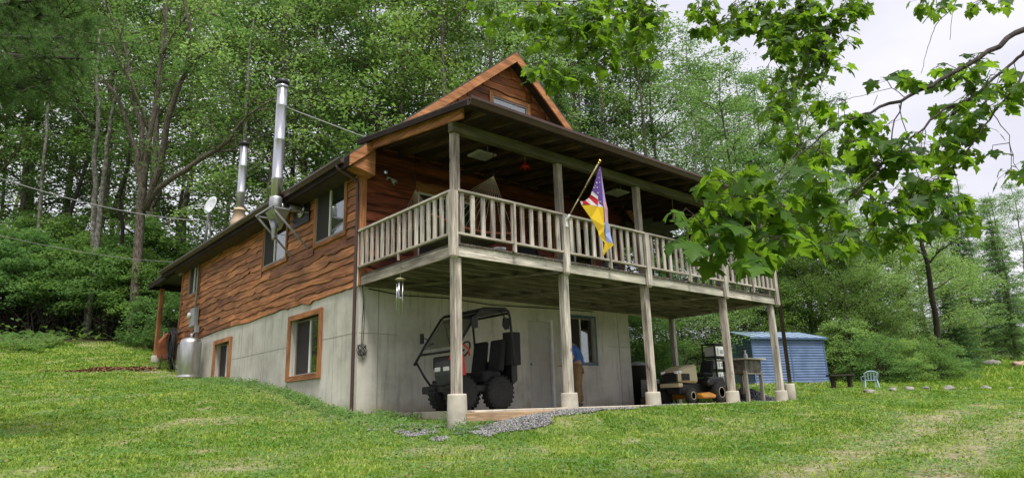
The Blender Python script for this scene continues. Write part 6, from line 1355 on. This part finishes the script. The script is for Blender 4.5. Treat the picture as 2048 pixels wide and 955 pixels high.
T = LD/np.linalg.norm(LD, axis=1, keepdims=True); N = np.stack([g_.randn(n)*.45, g_.randn(n)*.45, np.ones(n)*1.0], 1); N -= T*(N*T).sum(1, keepdims=True); N /= np.linalg.norm(N, axis=1, keepdims=True); B = np.cross(T, N)
cup = (.2+3.0*g_.rand(n))[:, None, None]; fold = g_.randn(n)[:, None, None]*.3
V = LP[:, None]+LS[:, None, None]*(TV[None, :, 0:1]*B[:, None]*(.9+.2*g_.rand(n)[:, None, None])+TV[None, :, 1:2]*T[:, None]+(TV[None, :, 2:3]*cup+fold*TV[None, :, 0:1]*TV[None, :, 1:2])*N[:, None])
F = (TF[None]+(np.arange(n)*len(TV))[:, None, None]).reshape(-1, 3); np_mesh('crown', V.reshape(-1, 3), F, M['maple'], maple, attrs={'rnd': np.repeat(g_.rand(n), len(TV))}, smooth=False)

# ------------------------------------------------------------------ lawn grass, weeds, gravel, litter
def in_house(x, y): return ((x > -.02) & (x < 8.6) & (y > -.05) & (y < 12.9)) | ((x > .78) & (x < 11.25) & (y > -3.4) & (y < .2))
g_ = np.random.RandomState(12); n = 800000
rr = 3.2+(g_.rand(n)**1.3)*44; aa = YAW+np.radians(g_.uniform(-50, 50, n)); x = CAM.x+rr*np.cos(aa); y = CAM.y+rr*np.sin(aa)
fo = forest_amount(x, y); dr = dry_amount(x, y)
def gravel_amount(x, y):
    # wedge of crushed stone along the front of the patio
    e = wob(x, y, 1.3, 41)*.18; w_ = np.clip(.78-(x-.1)*.16, .06, .78)
    front = (y < -3.36) & (y > -3.42-w_+e) & (x > -.1) & (x < 6.5)
    left = (x > -1.0+e) & (x < .12) & (y > -4.0) & (y < -2.3+e) & (wob(x, y, .7, 44) > .15)
    return front | left
keep = ~in_house(x, y) & (g_.rand(n) > fo*1.1) & (g_.rand(n) > dr*.9) & (~gravel_amount(x, y) | (g_.rand(n) < .14)) & (g_.rand(n) < .75+.35*wob(x, y, .8, 50)); x, y, rr, dr = x[keep], y[keep], rr[keep], dr[keep]; n = len(x)
z = hgt(x, y); lush = np.clip(.5+.6*wob(x, y, 2.4, 51)+.5*wob(x, y, .35, 57), 0, 1.7); meadow = np.clip((rr-26)/8, 0, 1)*(aa[keep] < YAW)
h = (.014+.034*g_.rand(n)*lush+.010*rr/10)*(1-.45*dr)+meadow*.25*g_.rand(n); h *= np.where(g_.rand(n) < .03, 1.9, 1)
wd = .0018+.00075*rr; az = g_.rand(n)*2*PI; ln = g_.randn(n, 2)*.55; bx, by = np.cos(az)*wd, np.sin(az)*wd
P0 = np.stack([x-bx, y-by, z-.01], 1); P1 = np.stack([x+bx, y+by, z-.01], 1)
M0 = np.stack([x-bx*.8+ln[:, 0]*h*.4, y-by*.8+ln[:, 1]*h*.4, z+h*.6], 1); M1 = np.stack([x+bx*.8+ln[:, 0]*h*.4, y+by*.8+ln[:, 1]*h*.4, z+h*.6], 1); P2 = np.stack([x+ln[:, 0]*h, y+ln[:, 1]*h, z+h], 1)
V = np.stack([P0, P1, M1, P2, M0], 1).reshape(-1, 3); i5 = np.arange(n)*5
F = np.stack([i5, i5+1, i5+2, i5+4], 1); F2 = np.stack([i5+4, i5+2, i5+3, i5+3], 1)
tone = np.clip(.24+.38*wob(x, y, 2.6, 52)+.3*wob(x, y, .45, 53)+.55*dr+g_.randn(n)*.2, 0, 1)
V3 = V; tri = np.concatenate([np.stack([i5, i5+1, i5+2], 1), np.stack([i5, i5+2, i5+4], 1), np.stack([i5+4, i5+2, i5+3], 1)])
o = np_mesh('lawn_grass', V3, tri, M['grass'], attrs={'rnd': np.repeat(tone, 5)}); setp(o, 'short patchy green lawn grass around the cabin', 'grass', kind='stuff')
# broad leaved weeds and clover
g_ = np.random.RandomState(14); n = 130000; rr = 3.4+(g_.rand(n)**1.2)*22; aa = YAW+np.radians(g_.uniform(-50, 50, n)); x = CAM.x+rr*np.cos(aa); y = CAM.y+rr*np.sin(aa)
keep = ~in_house(x, y) & (forest_amount(x, y) < .3) & ((wob(x, y, 1.3, 61)+.6*wob(x, y, .35, 62) > .12) | ((x > -1.8) & (x < .1) & (y > -4.5) & (y < 9))) & (~gravel_amount(x, y) | (g_.rand(n) < .15)); x, y, rr = x[keep], y[keep], rr[keep]
z = hgt(x, y)+.015+.035*g_.rand(len(x)); V, F, r_ = leaf_quads(np.stack([x, y, z], 1), .022+.0017*rr, 15, .45, .75); o = np_mesh('weeds', V, F, M['lf_b'], attrs={'rnd': r_}); setp(o, 'small broad leaved weeds scattered in the lawn', 'weeds', kind='stuff')
# taller plants at the wall foot
g_ = np.random.RandomState(16); cs = []
R = rnd(17)
for k in range(150):
    y_ = R.uniform(-3.9, 8); x_ = -.25-abs(R.gauss(0, .3)) if y_ > -.3 else R.uniform(-.9, .9); 
    if y_ < -.3 and y_ > -3.2 and x_ > .05: x_ = R.uniform(-.8, .7)
    cs.append(((x_, y_, hz(x_, y_)+R.uniform(.04, .13)), R.uniform(.1, .2)))
V, F, r_ = clumps(cs, 900, 18, .05, flat=.6, tilt=.7); o = np_mesh('ground_cover', V, F, M['lf_b'], attrs={'rnd': r_}); setp(o, 'leafy ground cover growing along the foot of the foundation wall', 'ground cover', kind='stuff')
# ferns, upper left of the lawn
V_ = []; F_ = []; A_ = []; g_ = np.random.RandomState(19); R = rnd(20); c0_ = at(75, 695, 23.5)
for k in range(34):
    p = at(R.uniform(0, 118), 700, R.uniform(26.5, 30)); b0 = Vector((p.x, p.y, hz(p.x, p.y)))
    for q in range(8):
        a = q*.8+R.random(); L_ = R.uniform(.35, .6)
        for s in range(10):
            t = s/10; c = b0+Vector((math.cos(a)*L_*t, math.sin(a)*L_*t, .42*math.sin(t*2.2)*L_/.5)); w_ = .13*(1-t)+.02; sdv = Vector((-math.sin(a), math.cos(a), 0))
            for sg in (-1, 1):
                i0 = len(V_); V_ += [tuple(c), tuple(c+Vector((math.cos(a), math.sin(a), 0))*.04), tuple(c+sdv*sg*w_+Vector((math.cos(a)*.03, math.sin(a)*.03, -.02)))]; F_.append((i0, i0+1, i0+2)); A_ += [R.random()]*3
o = np_mesh('ferns', np.array(V_), np.array(F_), M['lf_b'], attrs={'rnd': np.array(A_)}); setp(o, 'patch of bright ferns on the bank at the left wood edge', 'ferns', kind='stuff')
# gravel
def stones(name, x, y, z, size, mat_, seed, lab, cat):
    g_ = np.random.RandomState(seed); n = len(x); O = np.array([(1, 0, 0), (-1, 0, 0), (0, 1, 0), (0, -1, 0), (0, 0, 1), (0, 0, -1)], float); FO = np.array([(0, 2, 4), (2, 1, 4), (1, 3, 4), (3, 0, 4), (2, 0, 5), (1, 2, 5), (3, 1, 5), (0, 3, 5)])
    a = g_.rand(n)*6.28; ca, sa = np.cos(a), np.sin(a); S = size[:, None, None]*(.6+.7*g_.rand(n, 6, 1)); P = O[None]*S*np.array([1, .8, .6]); Q = P.copy(); Q[..., 0] = P[..., 0]*ca[:, None]-P[..., 1]*sa[:, None]; Q[..., 1] = P[..., 0]*sa[:, None]+P[..., 1]*ca[:, None]
    tl = g_.randn(n, 2)*.4; Q[..., 2] += Q[..., 0]*tl[:, 0:1]+Q[..., 1]*tl[:, 1:2]
    Vv = (np.stack([x, y, z], 1)[:, None]+Q).reshape(-1, 3); Ff = (FO[None]+(np.arange(n)*6)[:, None, None]).reshape(-1, 3)
    o = np_mesh(name, Vv, Ff, mat_, attrs={'rnd': np.repeat(g_.rand(n), 6)}); return setp(o, lab, cat, kind='stuff')
def stone_mat(name, lo, hi):
    m_, nt, p = base(name, .85, 0, .3); a = nt.nodes.new('ShaderNodeAttribute'); a.attribute_name = 'rnd'; r_ = ramp(nt, [(0, lo), (1, hi)]); nt.links.new(a.outputs['Fac'], r_.inputs[0]); nt.links.new(r_.outputs[0], p.inputs['Base Color']); return m_
g_ = np.random.RandomState(23); n = 60000; x = g_.uniform(-1.2, 6.6, n); y = g_.uniform(-5, -2, n); k_ = gravel_amount(x, y) & ~((x > .75) & (y > -3.3)); x, y = x[k_], y[k_]
stones('gravel', x, y, hgt(x, y)+.012+.02*g_.rand(len(x)), .015+.012*g_.rand(len(x)), stone_mat('gravel_stone', (.05, .05, .055), (.30, .295, .29)), 24, 'crushed grey stone in a wedge along the patio edge', 'gravel')
n = 4200; c = at(1500, 800, 17.6); rx = g_.randn(n)*.75; ry = g_.randn(n)*.55; hh = .42*np.exp(-(rx/.8)**2-(ry/.6)**2)
stones('gravel_pile', 11.7+rx, -1.5+ry, np.full(n, G-.02)+hh*g_.rand(n)**.3, .03+.02*g_.rand(n), stone_mat('dark_stone', (.03, .03, .033), (.13, .13, .14)), 25, 'pile of dark crushed stone under the rustic table', 'gravel')
# brown leaf litter by the rear corner
g_ = np.random.RandomState(27); n = 2200; t = g_.rand(n); p0_, p1_ = at(135, 742, 20.5), at(285, 738, 22.5); x = p0_.x+(p1_.x-p0_.x)*t+g_.randn(n)*.35; y = p0_.y+(p1_.y-p0_.y)*t+g_.randn(n)*.25; z = hgt(x, y)+.02+.1*g_.rand(n)*np.exp(-((t-.75)/.3)**2)
V, F, r_ = leaf_quads(np.stack([x, y, z], 1), .09, 28, .7, .7); o = np_mesh('leaf_litter', V, F, leafmat('dead_leaves', (.08, .04, .02), (.26, .15, .08), (.1, .06, .03), .15, .8, obj=False), attrs={'rnd': r_}); setp(o, 'dead brown leaves and soil heaped on the grass near the rear post', 'leaf litter', kind='stuff')
g_ = np.random.RandomState(29); n = 2200; rr = 3.4+g_.rand(n)*20; aa = YAW+np.radians(g_.uniform(-48, 48, n)); x = CAM.x+rr*np.cos(aa); y = CAM.y+rr*np.sin(aa); k_ = ~in_house(x, y); x, y = x[k_], y[k_]
V, F, r_ = leaf_quads(np.stack([x, y, hgt(x, y)+.03+.03*g_.rand(len(x))], 1), .035, 30, .5, .7); o = np_mesh('fallen_leaves', V, F, bpy.data.materials['dead_leaves'], attrs={'rnd': r_}); setp(o, 'small dry leaves scattered over the lawn', 'fallen leaves', kind='stuff')
